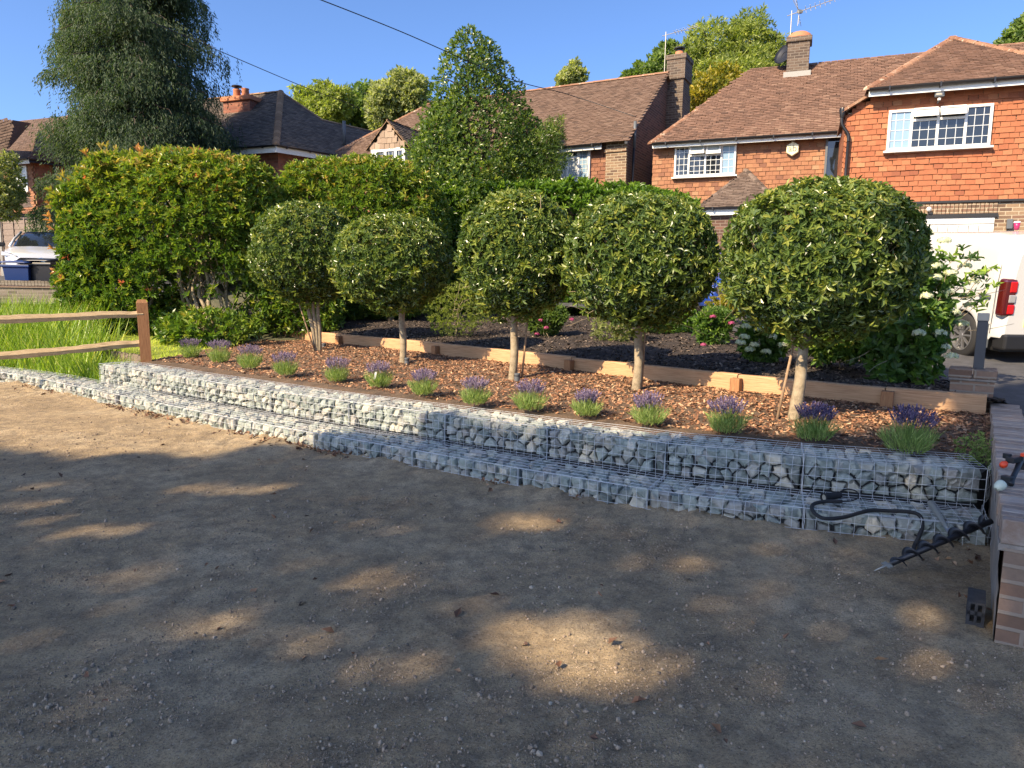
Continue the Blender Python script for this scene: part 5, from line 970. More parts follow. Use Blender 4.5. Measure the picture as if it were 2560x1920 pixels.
def rail(y0, y1, h, drop):
    e0 = aty(358, y0, pb[1] - .03); e1 = aty(-40, y1, pb[1] - 1.0); P = []; nr = unit(np.array([(e1 - e0)[1], -(e1 - e0)[0], 0])); nr = nr if nr[1] < 0 else -nr
    for t in np.linspace(-.0, 1, 26): P.append(e0 * (1 - t) + e1 * t + Z3 * (math.sin(t * math.pi) * drop + noise(np.array([[t * 8 + h, 2, 0]]), 1)[0] * .012))
    rows = []
    for i, p in enumerate(P):
        hh = .056 + noise(np.array([[i * .7, h * 40, 3]]), 1)[0] * .008; rows.append([p + nr * o + Z3 * z for o, z in ((.028, -hh), (.045, 0), (.02, hh), (-.022, hh * .9), (-.04, 0), (-.02, -hh), (.028, -hh))])
    mb = MB(); mb.add(*grid(np.array(rows))); mb.build('rail', M_['oldwood'], fc_, uv=True)
rail(784, 800, .3, .0); rail(856, 892, .6, -.01)
pa = aty(-330, 790, pb[1] - 4); 
# ---- little picket edging at the lawn
e0 = aty(240, 880, 12.1); e1 = aty(352, 903, 11.35); root = empty('log_edging', tuple((e0 + e1) / 2), 'low edging of small grey upright timber pales in front of the lawn', 'edging'); mb = MB(); n_ = 34
for i in range(n_):
    t = i / (n_ - 1); c = e0 * (1 - t) + e1 * t; c = np.array([c[0], c[1] + .12 * math.sin(t * 3.1), .16]); h = .30 + random.uniform(-.015, .015); mb.add(*tube([c, c + Z3 * h], .021, 8))
mb.build('pales', M_['fencewood'], root, uv=True)
# ---- overhead cables
def cable(P, label): tag(MB().add(*tube(spline(P, 60), .011, 5)).build('overhead_cable', M_['cable'], smooth=True), label, 'cable', 'overhead cables')
cable([aty(700, -40, 14), aty(1000, 78, 16.5), aty(1270, 195, 19), aty(1420, 236, 20.4), aty(1590, 292, 19.6)], 'thin black overhead cable crossing the sky from the top edge towards the brown roof')
cable([aty(380, 55, 17), aty(550, 128, 19.5), aty(760, 217, 23), aty(880, 262, 25), aty(960, 300, 26)], 'lower black overhead cable running from the tall conifer towards the dark roof')
cable([aty(1475, 376, 20.2), aty(1560, 395, 19.2), aty(1700, 378, 19.0), aty(1885, 352, 19.2)], 'faint thin cable sagging between the two brick houses') if False else None

# ============================================================ PLANTS
LEAF_V = V3([(0, 0, 0), (-.40, .26, .10), (-.44, .66, .10), (0, 1, -.10), (.44, .66, .10), (.40, .26, .10), (0, .3, .0), (0, .7, -.02)])
LEAF_V = LEAF_V[[0, 1, 2, 3, 4, 5]]; LEAF_F = np.array([(0, 3, 2, 1), (0, 5, 4, 3)])
DIAM_V = V3([(0, 0, 0), (-.5, .45, .05), (0, 1, 0), (.5, .45, .05)]); DIAM_F = np.array([(0, 3, 2, 1)])
def leafM(D, Nn, L, Wd):     # columns: width axis, length axis, normal
    D = unit(D); X = unit(np.cross(D, Nn)); Z = np.cross(X, D); return np.stack([X * Wd[:, None], D * L[:, None], Z * L[:, None]], 2)
def rosettes(P, A, k, L, ratio=.36, spread=(.5, 1.2), r0=None, lj=.25):
    """k leaves fanned about the axis A of every shoot"""
    n = len(P); A = unit(A); X = unit(np.cross(A, rdir(n))); Y = np.cross(A, X); pos, Ds, Ns = [], [], []
    for i in range(k):
        an = 2 * math.pi * i / k * 1.0 + rng.uniform(0, 1.2, n); ph = rng.uniform(*spread, n); rad = X * np.cos(an)[:, None] + Y * np.sin(an)[:, None]
        D = A * np.cos(ph)[:, None] + rad * np.sin(ph)[:, None] + rdir(n) * .18; pos.append(P + A * (rng.uniform(-.5, .1, n) * L)[:, None]); Ds.append(D); Ns.append(A * 1. - rad * .5 + rdir(n) * .35)
    pos, Ds, Ns = map(np.concatenate, (pos, Ds, Ns)); ln = L * rng.uniform(1 - lj, 1 + lj, len(pos)); r = np.tile(r0 if r0 is not None else rng.random(n), k); r = np.where(r > .97, r, np.minimum(r + rng.normal(0, .10, len(pos)), .93))
    return pos, leafM(Ds, Ns, ln, ln * ratio * rng.uniform(.8, 1.2, len(pos))), np.clip(r, 0, 1)
def superq(c, rad, e, n, th=.22, lump=.06, ls=2.2, zmin=None, inner=.12, seed=0, taper=0):
    """points and outward directions in the outer shell of a lumpy super-ellipsoid"""
    c, rad = np.array(c), np.array(rad); out = []; tot = 0
    while tot < n:
        q = rng.uniform(-1.1, 1.1, (n * 4, 3)); g = (np.abs(q) ** e).sum(1) ** (1 / e); w = q * rad
        g = g / (1 + lump * noise(w + seed * 7.3, ls)); k = (g < 1) & ((g > 1 - th * rng.random(len(g)) ** 1.3) | (rng.random(len(g)) < inner * .25)); out.append(np.concatenate([q[k], g[k][:, None]], 1)); tot += k.sum()
    q = np.concatenate(out)[:n]; nn = unit(np.sign(q[:, :3]) * np.abs(q[:, :3]) ** (e - 1) / rad); q[:, :2] *= (1 - taper * np.clip(-q[:, 2:3], 0, 1) ** 1.6); return c + q[:, :3] * rad, nn, q[:, 3]
def branch_mesh(mb, a, b, r0, r1, wob=.05, n=7, sides=7):
    a, b = np.array(a), np.array(b); P = np.linspace(a, b, n); L = np.linalg.norm(b - a); P[1:-1] += rng.normal(0, wob * L, (n - 2, 3)) * .5; P = spline(P, n * 2); mb.add(*tube(P, np.linspace(r0, r1, len(P)), sides)); return P

# ---- five ball-headed standards
def standard(base, lean, cc, rad, nshoot, L, label, stems=1, stake=None, e=2.6):
    base = np.array(base, float); cc = np.array(cc, float); root = empty('ball_tree', tuple(base), label, 'tree', 'clipped ball headed trees in the bed')
    mb = MB(); z0 = cc[2] - rad[2]; fork = np.array([base[0] + lean[0], base[1] + lean[1], z0 + .12]); rt0 = .048 if stems == 1 else .035
    for s in range(stems):
        o = np.array([.05 * s - .03 * (stems - 1), .02 * s, 0]); P = spline([base + o * .6 - [0, 0, .05], base + o + (fork - base) * .35 + [.012, 0, 0], base + o * 1.4 + (fork - base) * .7 + [-.012, 0, 0], fork + o * 2], 22); r = np.linspace(rt0 * 1.15, rt0 * .85, 22) * (1 + .07 * noise(P, 9)); mb.add(*tube(P, r, 12))
    for i in range(9):
        a = rng.uniform(0, 6.28); t = cc + np.array([math.cos(a) * rad[0] * .75, math.sin(a) * rad[1] * .75, rng.uniform(-.4, .6) * rad[2]]); P = branch_mesh(mb, fork, t, .02, .006, .05)
        for _ in range(3): q = P[rng.integers(4, 13)]; branch_mesh(mb, q, q + unit((q - fork) + rng.normal(0, .3, 3)) * rad[0] * .45, .008, .003, .05, 4, 5)
    mb.build('trunk', M_['bark'], root, smooth=True)
    P, N, g = superq(cc, rad, e, nshoot, .26, .028, 3.2, seed=base[0], taper=.16)
    kk = (noise(P + 3., 7.5) + rng.normal(0, .3, len(P)) > -.42) | (g < .8); P, N, g = P[kk], N[kk], g[kk]
    N = unit(N + rdir(len(N)) * .45 + np.array([0, 0, .15]) * (N[:, 2:3] > -.2)); up = (P[:, 2] - cc[2]) / rad[2]
    r0 = np.clip(rng.beta(2, 2.4, len(P)) * .78 + .14 * np.clip(up, 0, 1) + 0, 0, .86) + (rng.random(len(P)) < .012) * .14  # lighter towards the crown top: sun shining through and new growth, as colour
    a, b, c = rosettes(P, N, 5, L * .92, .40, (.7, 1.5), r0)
    n2 = int(nshoot * .05); P2, N2, _ = superq(cc - [0, 0, rad[2] * .1], np.array(rad) * [1.03, 1.03, 1.05], e, n2, .04, .05, seed=3, taper=.26); k = P2[:, 2] < cc[2]; P2, N2 = P2[k], N2[k]
    a2, b2, c2 = rosettes(P2, N2 + [0, 0, -.25], 6, L * 1.2, .36, (.6, 1.3), rng.uniform(.3, .75, len(P2)))
    mb = MB(); mb.add(*scatter(LEAF_V, LEAF_F, a, b, c)); mb.add(*scatter(LEAF_V, LEAF_F, a2, b2, c2)); mb.build('crown', M_['leaf_standard'], root)
    mb = MB(); Pt = P[rng.integers(0, len(P), 260)]; 
    for p in Pt: q = p + (fork - p) * .25; mb.add(*tube([q, p], [.004, .002], 4, False))
    mb.build('twigs', M_['bark'], root)['kind'] = 'stuff'
    if stake:
        sb, stp = np.array(stake[0], float), np.array(stake[1], float); MB().add(*tube([sb - [0, 0, .05], stp], [.014, .012], 8)).build('support_stake', M_['stake'], root, smooth=True)
def bz(x, y, z=.47): return atz(x * K, y * K, z)
B1, B2, B3, B4, B5 = bz(686, 758, .48), bz(870, 786), bz(1106, 820), bz(1373, 848, .46), bz(1712, 905, .45)
def crown_at(x0, x1, y0, y1, Y): x0, x1, y0, y1 = x0 + 9, x1 - 9, y0 + 8, y1 - 24; a = aty((x0 + x1) / 2 * K, (y0 + y1) / 2 * K, Y); s = Y / (F_PX / K); return a, ((x1 - x0) / 2 * s, (x1 - x0) / 2 * s * .97, (y1 - y0) / 2 * s)
c1, r1 = crown_at(540, 782, 434, 672, B1[1]); c2, r2 = crown_at(716, 984, 460, 688, B2[1]); c3, r3 = crown_at(986, 1253, 414, 700, B3[1]); c4, r4 = crown_at(1217, 1550, 420, 722, B4[1]); c5, r5 = crown_at(1561, 1975, 392, 742, B5[1])
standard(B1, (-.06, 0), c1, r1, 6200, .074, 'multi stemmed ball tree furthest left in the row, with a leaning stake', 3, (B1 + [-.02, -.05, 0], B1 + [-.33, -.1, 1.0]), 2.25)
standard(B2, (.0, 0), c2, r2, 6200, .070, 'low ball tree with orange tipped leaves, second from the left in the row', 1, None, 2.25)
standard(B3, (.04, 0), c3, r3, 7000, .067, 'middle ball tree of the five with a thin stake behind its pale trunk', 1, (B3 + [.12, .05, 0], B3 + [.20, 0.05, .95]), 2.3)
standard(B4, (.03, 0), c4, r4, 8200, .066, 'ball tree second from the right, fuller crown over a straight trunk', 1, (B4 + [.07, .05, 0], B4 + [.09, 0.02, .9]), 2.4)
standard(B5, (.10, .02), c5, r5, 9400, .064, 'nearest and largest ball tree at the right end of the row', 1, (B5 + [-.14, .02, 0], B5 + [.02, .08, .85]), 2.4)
# black irrigation caps by the trunks
for i, (x, y, lab) in enumerate([(879, 786, 'black watering pipe cap beside the trunk of the second ball tree'), (1117, 822, 'black watering pipe cap beside the trunk of the middle ball tree'), (700, 752, 'dark stub of pipe behind the stems of the leftmost ball tree')]):
    p = bz(x, y, .48); r = empty('watering_tube', tuple(p), lab, 'pipe', 'watering tubes at the tree bases'); MB().add(*lathe([(.036, -.03), (.036, .09), (.030, .093), (.030, .085), (0, .085)], p, 16)).build('tube', M_['greyplastic'], r, smooth=False); MB().add(*lathe([(.039, .055), (.039, .068)], p, 16)).build('collar', M_['black'], r)

# ---- lavender clumps
def lavender(root, p, h, w, ns, nf, lean=(0, 0), dark=0.):
    p = np.array(p, float); mb = MB(); P = []; n = ns; a = rng.uniform(0, 6.28, n); t = np.sqrt(rng.random(n)); tilt = t * .62
    D = np.stack([np.cos(a) * np.sin(tilt) + lean[0] * .3, np.sin(a) * np.sin(tilt) + lean[1] * .3, np.cos(tilt)], 1); L = h * rng.uniform(.42, .68, n); st = p + np.stack([np.cos(a), np.sin(a), 0 * a], 1) * (t * w * .28)[:, None]
    bv = V3([(-.5, 0, 0), (.5, 0, 0), (.35, .5, .03), (-.35, .5, .03), (.05, 1, .0), (-.05, 1, 0)]); bf = np.array([(0, 1, 2, 3), (3, 2, 4, 5)])
    for j in range(4):
        f = rng.uniform(.0, .85, (n, 1)); Dj = unit(D + rdir(n) * .45); mb.add(*scatter(bv, bf, st + D * L[:, None] * f, leafM(Dj, rdir(n), L * rng.uniform(.25, .5, n), np.full(n, .0052)), np.clip(rng.beta(2, 2, n), 0, 1)))
    mb.build('foliage', M_['leaf_lavender'], root)
    n = nf; a = rng.uniform(0, 6.28, n); t = np.sqrt(rng.random(n)); tilt = t * .58; D = unit(np.stack([np.cos(a) * np.sin(tilt) + lean[0], np.sin(a) * np.sin(tilt) + lean[1], np.cos(tilt)], 1)); L = h * rng.uniform(.78, 1.08, n)
    mb = MB(); st = p + D * (L * .25)[:, None]; sl_ = L * .75; mb.add(*scatter(bv, bf, st, leafM(D, rdir(n), sl_, np.full(n, .0022)), rng.random(n) * .6)); mb.build('flower_stalks', M_['leaf_lavender'], root)
    sp = V3([(0, 0, 0), (.5, .3, 0), (0, .35, .5), (-.5, .3, 0), (0, .35, -.5), (0, 1, 0)]); sf = np.array([(0, 1, 2), (0, 2, 3), (0, 3, 4), (0, 4, 1), (5, 2, 1), (5, 3, 2), (5, 4, 3), (5, 1, 4)]); tips = p + D * L[:, None]; mb = MB()
    for j in range(3): Dj = unit(D + rdir(n) * .12); s = rng.uniform(.016, .026, n); M = leafM(Dj, rdir(n), s, s * .5); M[:, :, 2] = M[:, :, 2] / s[:, None] * .5 * s[:, None]; mb.add(*scatter(sp, sf, tips - D * (.018 * j), M, np.clip(rng.random(n) - dark, 0, 1)))
    mb.build('flower_spikes', M_['flower_lavender'], root)['kind'] = 'stuff'
LV = [(412, 772, .62, 'next to the fence post, first of the row'), (475, 782, .64, 'second from the fence post'), (540, 795, .66, 'third from the fence post'), (618, 810, .62, 'left of the leftmost ball tree trunk, fourth from the fence'), (728, 823, .60, 'just right of the leftmost ball tree trunk'), (820, 835, .62, 'with a white plant tag'), (915, 852, .66, 'right of the one with the white tag'), (1027, 872, .62, 'narrow and upright, left of the middle ball tree trunk'), (1145, 885, .66, 'with violet heads right of the middle ball tree trunk'), (1267, 897, .60, 'low and wide, left of the fourth ball tree trunk'), (1402, 915, .68, 'right in front of the fourth ball tree trunk'), (1570, 933, .66, 'left of the nearest ball tree trunk'), (1757, 950, .70, 'dark purple, right of the nearest ball tree trunk'), (1962, 975, .85, 'tallest and darkest, beside the brick wall')]
for i, (x, y, s, lab) in enumerate(LV):
    p = bz(x, y, .435); Y = p[1]; hh = [.43, .46, .46, .42, .40, .40, .38, .37, .40, .33, .38, .40, .40, .46][i]
    r = empty('lavender', tuple(p), 'lavender clump ' + lab, 'lavender', 'lavender clumps along the gabion edge'); lavender(r, p, hh * .70, s * .55, 260, 170 if i < 12 else 230, (.10, 0) if i == 13 else (rng.normal(0, .04), 0), .0 if i < 8 else .12 if i < 12 else .35)  # nearer spikes deeper purple; the last two also darkened for their shade
    if i == 5:
        q = p + [-.05, -.1, .10]; tg = tag(MB().add(*pbox(q, (.022, 0, .004), (-.002, .0015, 0), (.02, -.01, .085))).build('plant_tag', M_['upvc']), 'small white plastic plant tag stuck in a lavender clump', 'plant tag')

# ---- generic shrubs and hedges
def shrub(name, label, cat, c, rad, e, nshoot, k, L, m, ratio=.36, th=.35, lump=.10, ls=2., up=.25, stems=None, rb=(2, 2.4), red=0., group=None, ztop=.12, spread=(.4, 1.2), jit=.5, inner=.15, extra=None, cut=None):
    c = np.array(c, float); root = empty(name, (c[0], c[1], stems[0] if stems else c[2] - rad[2]), label, cat, group)
    P, N, g = superq(c, rad, e, nshoot, th, lump, ls, inner=inner, seed=c[0] * 3 + c[1])
    if name.endswith('hedge'): kk = (noise(P + 3., 4.2) + rng.normal(0, .3, len(P)) > -.42) | (g < .82); P, N, g = P[kk], N[kk], g[kk]
    if cut is not None: kk = ~cut(P) | (rng.random(len(P)) < .12); P, N, g = P[kk], N[kk], g[kk]
    relz = (P[:, 2] - c[2]) / rad[2]
    N = unit(N + rdir(len(N)) * jit + np.array([0, 0, up])); r0 = rng.beta(*rb, len(P)) * .8 + ztop * np.clip(relz, 0, 1)  # upper leaves tinted lighter for sun from above as well as new shoots
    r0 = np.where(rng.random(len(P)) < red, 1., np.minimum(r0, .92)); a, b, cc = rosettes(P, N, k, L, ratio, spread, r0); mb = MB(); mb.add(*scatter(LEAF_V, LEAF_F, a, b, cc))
    if extra: 
        for e_ in extra: mb.add(*e_)
    mb.build('foliage', m, root)
    if stems:
        mb = MB(); z0, pts, r = stems
        for (x, y) in pts:
            for _ in range(3):
                tgt = c + np.array([rng.uniform(-.6, .6) * rad[0], rng.uniform(-.5, .5) * rad[1], rng.uniform(0, .7) * rad[2]]); tgt[0] = x + (tgt[0] - x) * .6; P_ = branch_mesh(mb, (x + rng.normal(0, .05), y + rng.normal(0, .05), z0 - .1), tgt, r, r * .3, .05, 6, 7)
                for _ in range(4): q = P_[rng.integers(4, 11)]; branch_mesh(mb, q, q + rng.normal(0, .35, 3) + [0, 0, .25], r * .4, r * .12, .05, 4, 5)
        mb.build('stems', M_['bark'], root, smooth=True)
    return root
# big photinia hedge: near block with red tips on its left edge
def redtips(c, rad, n, xs, L, seed=1):
    P, N, g = superq(c, rad, 3.4, n * 6, .05, .08, 1.6, seed=seed); k = xs(P); P, N = P[k][:n], N[k][:n]; P = P + N * .06
    a, b, r = rosettes(P, N + [0, 0, .5], 6, L, .3, (.2, .8), rng.choice([.88, .93, .975], len(P))); return scatter(LEAF_V, LEAF_F, a, b, r)
hc_, hr2 = (-6.85, 14.8, 2.33), (2.15, 1.15, 1.80)
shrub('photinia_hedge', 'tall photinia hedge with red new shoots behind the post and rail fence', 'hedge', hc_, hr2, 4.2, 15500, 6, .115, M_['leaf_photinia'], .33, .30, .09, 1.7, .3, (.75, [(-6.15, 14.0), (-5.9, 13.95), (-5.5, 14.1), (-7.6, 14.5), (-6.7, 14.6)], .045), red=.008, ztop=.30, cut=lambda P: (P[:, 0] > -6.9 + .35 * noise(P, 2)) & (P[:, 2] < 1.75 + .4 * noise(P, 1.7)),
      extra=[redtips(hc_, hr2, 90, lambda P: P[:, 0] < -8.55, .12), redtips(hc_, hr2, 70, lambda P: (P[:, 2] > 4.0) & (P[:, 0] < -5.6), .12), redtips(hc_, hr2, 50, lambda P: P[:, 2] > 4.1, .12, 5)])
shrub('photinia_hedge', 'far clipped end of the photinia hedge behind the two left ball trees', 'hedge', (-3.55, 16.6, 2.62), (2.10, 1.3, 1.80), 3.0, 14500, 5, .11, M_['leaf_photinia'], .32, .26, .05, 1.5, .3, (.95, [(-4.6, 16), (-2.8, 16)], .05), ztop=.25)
# low skirts of leaves under the near block
shrub('low_photinia_shoots', 'low shoots with big glossy leaves at the foot of the photinia hedge', 'shrub', (-5.6, 13.3, .78), (1.0, .5, .36), 2.2, 260, 6, .13, M_['leaf_photinia'], .34, .9, .2, 3, .5, (.6, [(-5.75, 13.5)], .012), inner=.9)
shrub('low_green_shrub', 'dark leafy shrub between the hedge stems and the leftmost ball tree', 'shrub', (-4.3, 14.5, 1.15), (.9, .5, .6), 2.2, 700, 6, .11, M_['leaf_photinia'], .34, .9, .2, 3, .4, (.6, [(-4.3, 14.5)], .012), inner=.9)
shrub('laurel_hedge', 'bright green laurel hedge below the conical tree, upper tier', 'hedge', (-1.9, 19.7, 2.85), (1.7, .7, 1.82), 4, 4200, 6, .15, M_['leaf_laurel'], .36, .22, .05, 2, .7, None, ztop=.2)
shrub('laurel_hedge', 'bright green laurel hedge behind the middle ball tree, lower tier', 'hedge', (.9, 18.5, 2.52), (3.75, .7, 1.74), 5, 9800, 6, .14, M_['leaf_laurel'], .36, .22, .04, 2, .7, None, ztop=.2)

# ---- trees further back
def crown_tree(name, label, base, blobs, nleaf, L, m, trunk_r=.15, group=None, e=2, k=4, lump=.22, ls=1.2, up=.2, ratio=.5, bark='barkdark', th=.5, inner=.3, spread=(.4, 1.3)):
    base = np.array(base, float); root = empty(name, tuple(base), label, 'tree', group); vol = np.array([b[1][0] * b[1][1] + b[1][0] * b[1][2] for b in blobs]); mb = MB(); tb = MB(); top = max(blobs, key=lambda b: b[0][2])[0]
    tr = branch_mesh(tb, base - [0, 0, .2], (np.array(top) * .6 + base * .4) * [1, 1, 0] + [0, 0, top[2]], trunk_r, trunk_r * .2, .02, 7, 9)
    for b, v in zip(blobs, vol / vol.sum()):
        P, N, g = superq(b[0], b[1], e, int(nleaf / k * v) + 4, th, lump, ls / max(b[1][0], .5) * 2, inner=inner, seed=b[0][0]); N = unit(N + rdir(len(N)) * .6 + [0, 0, up]); r0 = np.clip(rng.beta(2, 2, len(P)) + noise(P, .9) * .15, 0, 1)
        a, bb, c = rosettes(P, N, k, L, ratio, spread, r0); mb.add(*scatter(DIAM_V, DIAM_F, a, bb, c)); i = int(np.argmin(np.abs(tr[:, 2] - (b[0][2] - b[1][2] * .7)))); branch_mesh(tb, tr[min(i, len(tr) - 2)], b[0], trunk_r * .35, .02, .05, 5, 6)
        for _ in range(4): branch_mesh(tb, b[0], np.array(b[0]) + rng.normal(0, .5, 3) * b[1], trunk_r * .15, .01, .05, 4, 5)
    mb.build('crown', m, root); tb.build('trunk', M_[bark], root, smooth=True); return root
# conical evergreen in the middle
CT = aty(1040 * K, 420 * K, 19.6); cx0, cy0 = CT[0], 19.8
def at2(x, y, Y): return aty(x * K, y * K, Y)
def cone_tree(name, label, base, cones, n, L, m, ratio=.45, up=.5, trunk_r=.16):
    root = empty(name, tuple(base), label, 'tree'); mb = MB(); tb = MB(); tot = sum(c[3] * c[2] for c in cones)
    for (cx, cy, H, Rb, z0, pw, yr) in [(c[0], c[1], c[2], c[3], c[4], c[5], c[6] if len(c) > 6 else 1) for c in cones]:
        ni = int(n * H * Rb / tot / 4); z = 1 - rng.random(ni * 3) ** .62; an = rng.uniform(0, 6.28, len(z)); prof = Rb * np.minimum(1, (z / .10 + .45)) * (1 - z) ** pw
        q = np.stack([np.cos(an) * 2.2, np.sin(an) * 2.2, z * H * 1.1], 1); rr = prof * (1 + .16 * noise(q + cx, 1.1) + .12 * noise(q + cx, 3.1)) ; f = 1 - .42 * rng.random(len(z)) ** 1.6
        P = np.stack([cx + np.cos(an) * rr * f, cy + np.sin(an) * rr * f * yr, z0 + z * H], 1)[:ni]; N = unit(np.stack([np.cos(an), np.sin(an), .35 + 0 * an], 1)[:ni] + rdir(ni) * .5 + [0, 0, up * .5]); r0 = np.clip(rng.beta(2, 2.2, ni) + noise(P, 1.1) * .16, 0, 1)
        a, b, c = rosettes(P, N, 4, L, ratio, (.3, 1.2), r0); mb.add(*scatter(DIAM_V, DIAM_F, a, b, c)); branch_mesh(tb, (cx, cy, base[2]), (cx, cy, z0 + H * .92), trunk_r, .015, .004, 8, 8)
        for _ in range(26): zz = rng.uniform(.05, .8); a_ = rng.uniform(0, 6.28); r_ = Rb * (1 - zz) ** pw * .8; branch_mesh(tb, (cx, cy, z0 + zz * H), (cx + math.cos(a_) * r_, cy + math.sin(a_) * r_, z0 + zz * H + .3), .03, .008, .05, 4, 5)
    mb.build('crown', m, root); tb.build('trunk', M_['barkdark'], root, smooth=True); return root
tp = at2(992, 60, 19.8); tp2 = at2(1040, 78, 19.9)
cone_tree('conical_evergreen', 'conical green evergreen with two leading tips in front of the brown roofed house', (cx0, cy0, 1.1),
          [(at2(1010, 300, 19.6)[0], 19.6, tp[2] - 1.3, 2.9, 1.3, .66), (at2(1048, 300, 20)[0], 20.0, tp2[2] - 1.3, 2.75, 1.3, .68), (at2(945, 300, 19.3)[0], 19.4, 5.2, 1.7, 1.3, .7), (at2(1140, 330, 19.4)[0], 19.6, 5.0, 1.9, 1.3, .65), (at2(985, 200, 20.6)[0], 20.5, 5.6, 1.3, 1.6, .8)], 115000, .095, M_['leaf_holly'])
crown_tree('dark_yew', 'dark feathery yew branches at the right foot of the conical tree', (at2(1160, 400, 19.2)[0], 19.2, 1.2), [(tuple(at2(1165, 345, 19.0)), (.75, .7, 1.0)), (tuple(at2(1195, 300, 19.1)), (.35, .4, .30)), (tuple(at2(1120, 400, 18.9)), (1.0, .5, .8))], 12000, .10, M_['leaf_holly'], .1, ratio=.22, up=.4, lump=.4, ls=2.5, th=.8)
# tall drooping conifer on the left
def droop_conifer(base, H, Rb, label):
    root = empty('drooping_conifer', tuple(base), label, 'tree'); base = np.array(base, float); tb = MB(); P, D, r = [], [], []
    tb.add(*tube(spline([base - [0, 0, .3], base + [.1, 0, H * .3], base + [.0, .1, H * .65], base + [0, 0, H]], 30), np.linspace(.30, .03, 30), 10)); tb.add(*tube(spline([base + [.25, 0, -.2], base + [.75, .2, H * .3], base + [.65, .1, H * .6], base + [.5, 0, H * .9]], 30), np.linspace(.24, .03, 30), 9))
    for i in range(440):
        z = (i / 440) ** .9; z = min(max(z + rng.normal(0, .01), .0), .985); an = rng.uniform(0, 6.28); Rz = Rb * (1 - z * .93) ** .78 * rng.uniform(.62, 1.12) * (1.12 - .15 * math.cos(an + 2.6)); a = base + [0.2, 0, H * z + .5]; dirn = np.array([math.cos(an), math.sin(an), 0]); n = 12; t = np.linspace(0, 1, n)[:, None]
        br = a + dirn * Rz * t + np.array([0, 0, 1]) * (Rz * (.30 * t - .42 * t ** 2)) + rng.normal(0, .03, (n, 3)) * t; tb.add(*tube(br, np.linspace(.05, .008, n), 5, False)); m = int(60 + 95 * Rz / Rb); tt = .18 + .84 * rng.random(m) ** .75
        pp = np.stack([np.interp(tt, t[:, 0], br[:, q]) for q in range(3)], 1); side = np.array([-dirn[1], dirn[0], 0]) * rng.normal(0, .26, (m, 1)) * (Rz * .5 + .3); pp = pp + side; dens = rng.uniform(.25, .6)
        nst = 11; ln = rng.uniform(.3, 1.3, m) * dens * 1.7
        for j in range(nst): f = (j + rng.random(m)) / nst; P.append(pp + np.stack([rng.normal(0, .035, m), rng.normal(0, .035, m), -f * ln], 1)); D.append(unit(rdir(m) * .75 + dirn * .35 + [0, 0, -1.0])); r.append(np.clip(.25 + .45 * rng.random(m) + .3 * (rng.random() - .5) + .1 * math.cos(an - 3.6), 0, 1))  # sprays lighter on the left: the sunlit side is put into their colour
    P, D, r = map(np.concatenate, (P, D, r)); n = len(P); L = rng.uniform(.07, .16, n); mb = MB(); mb.add(*scatter(DIAM_V, DIAM_F, P, leafM(D, rdir(n), L, L * .24), r)); mb.build('crown', M_['leaf_conifer'], root); tb.build('trunk', M_['barkdark'], root, smooth=True); print('conifer leaves', n)
cb = at2(300, 640, 23.5); droop_conifer((cb[0], 23.5, 1.5), 15.5, 3.3, 'tall dark conifer with drooping feathery branches rising above the frame at the left')
# hazy pale trees beyond the dark roof, willow and others behind the right houses
grp = 'trees beyond the houses'
def bl(x, y, Y, rx, rz, ry=None): p = at2(x, y, Y); s = Y / (F_PX / K); return (tuple(p), (rx * s, (ry or rx) * s, rz * s))
crown_tree('birch', 'pale feathery birch just right of the dark roof ridge', (*at2(690, 400, 48)[:2], 2), [bl(690, 235, 48, 46, 45), bl(735, 225, 47, 30, 35), bl(655, 215, 49, 26, 28), bl(700, 205, 48, 20, 28)], 14000, .26, M_['leaf_willow'], .2, grp, th=.8, lump=.4, ratio=.4)
crown_tree('birch', 'rounded silvery birch nearest the small tiled gable', (*at2(860, 420, 44)[:2], 2), [bl(865, 215, 44, 58, 48), bl(880, 180, 44, 28, 28), bl(840, 240, 43, 42, 52), bl(900, 225, 43, 36, 55)], 17000, .24, M_['leaf_birch'], .25, grp, th=.7, lump=.3, ratio=.45)
crown_tree('oak', 'darker broadleaf tree between the two pale birches', (*at2(775, 420, 50)[:2], 2), [bl(775, 215, 50, 32, 38), bl(795, 200, 50, 18, 22), bl(765, 250, 50, 45, 35), bl(760, 290, 52, 70, 45)], 9000, .3, M_['leaf_far'], .25, grp, th=.7, lump=.35)
crown_tree('willow', 'large light green willow behind the chimneys of the right house', (*at2(1590, 400, 36)[:2], 1.5), [bl(1540, 110, 36, 52, 56), bl(1620, 95, 36, 50, 52), bl(1665, 125, 36, 38, 55), bl(1570, 175, 35, 75, 60), bl(1500, 150, 36, 42, 48), bl(1655, 165, 36, 40, 60)], 36000, .22, M_['leaf_willow'], .35, grp, th=.75, lump=.35, ratio=.28, up=-.2)
crown_tree('oak', 'dark green tree behind the tall gable chimney', (*at2(1410, 400, 40)[:2], 1.5), [bl(1420, 160, 40, 42, 32), bl(1440, 125, 41, 26, 28), bl(1375, 170, 39, 26, 14)], 9000, .22, M_['leaf_far'], .25, grp, th=.7, lump=.35)
crown_tree('golden_bay', 'golden yellow shrubby tree showing over the hip of the right house', (*at2(1540, 400, 26)[:2], 1.5), [bl(1560, 195, 26, 50, 48), bl(1520, 220, 26, 38, 40), bl(1600, 185, 26, 22, 30), bl(1490, 245, 26, 24, 26)], 9000, .15, M_['leaf_gold'], .12, grp, th=.8, lump=.45, ratio=.35, up=.5)
crown_tree('oak', 'small distant treetop poking over the brown ridge', (*at2(1240, 400, 55)[:2], 2), [bl(1240, 172, 55, 32, 18), bl(1243, 155, 55, 14, 20)], 3200, .28, M_['leaf_birch'], .2, grp, th=.8, lump=.4)
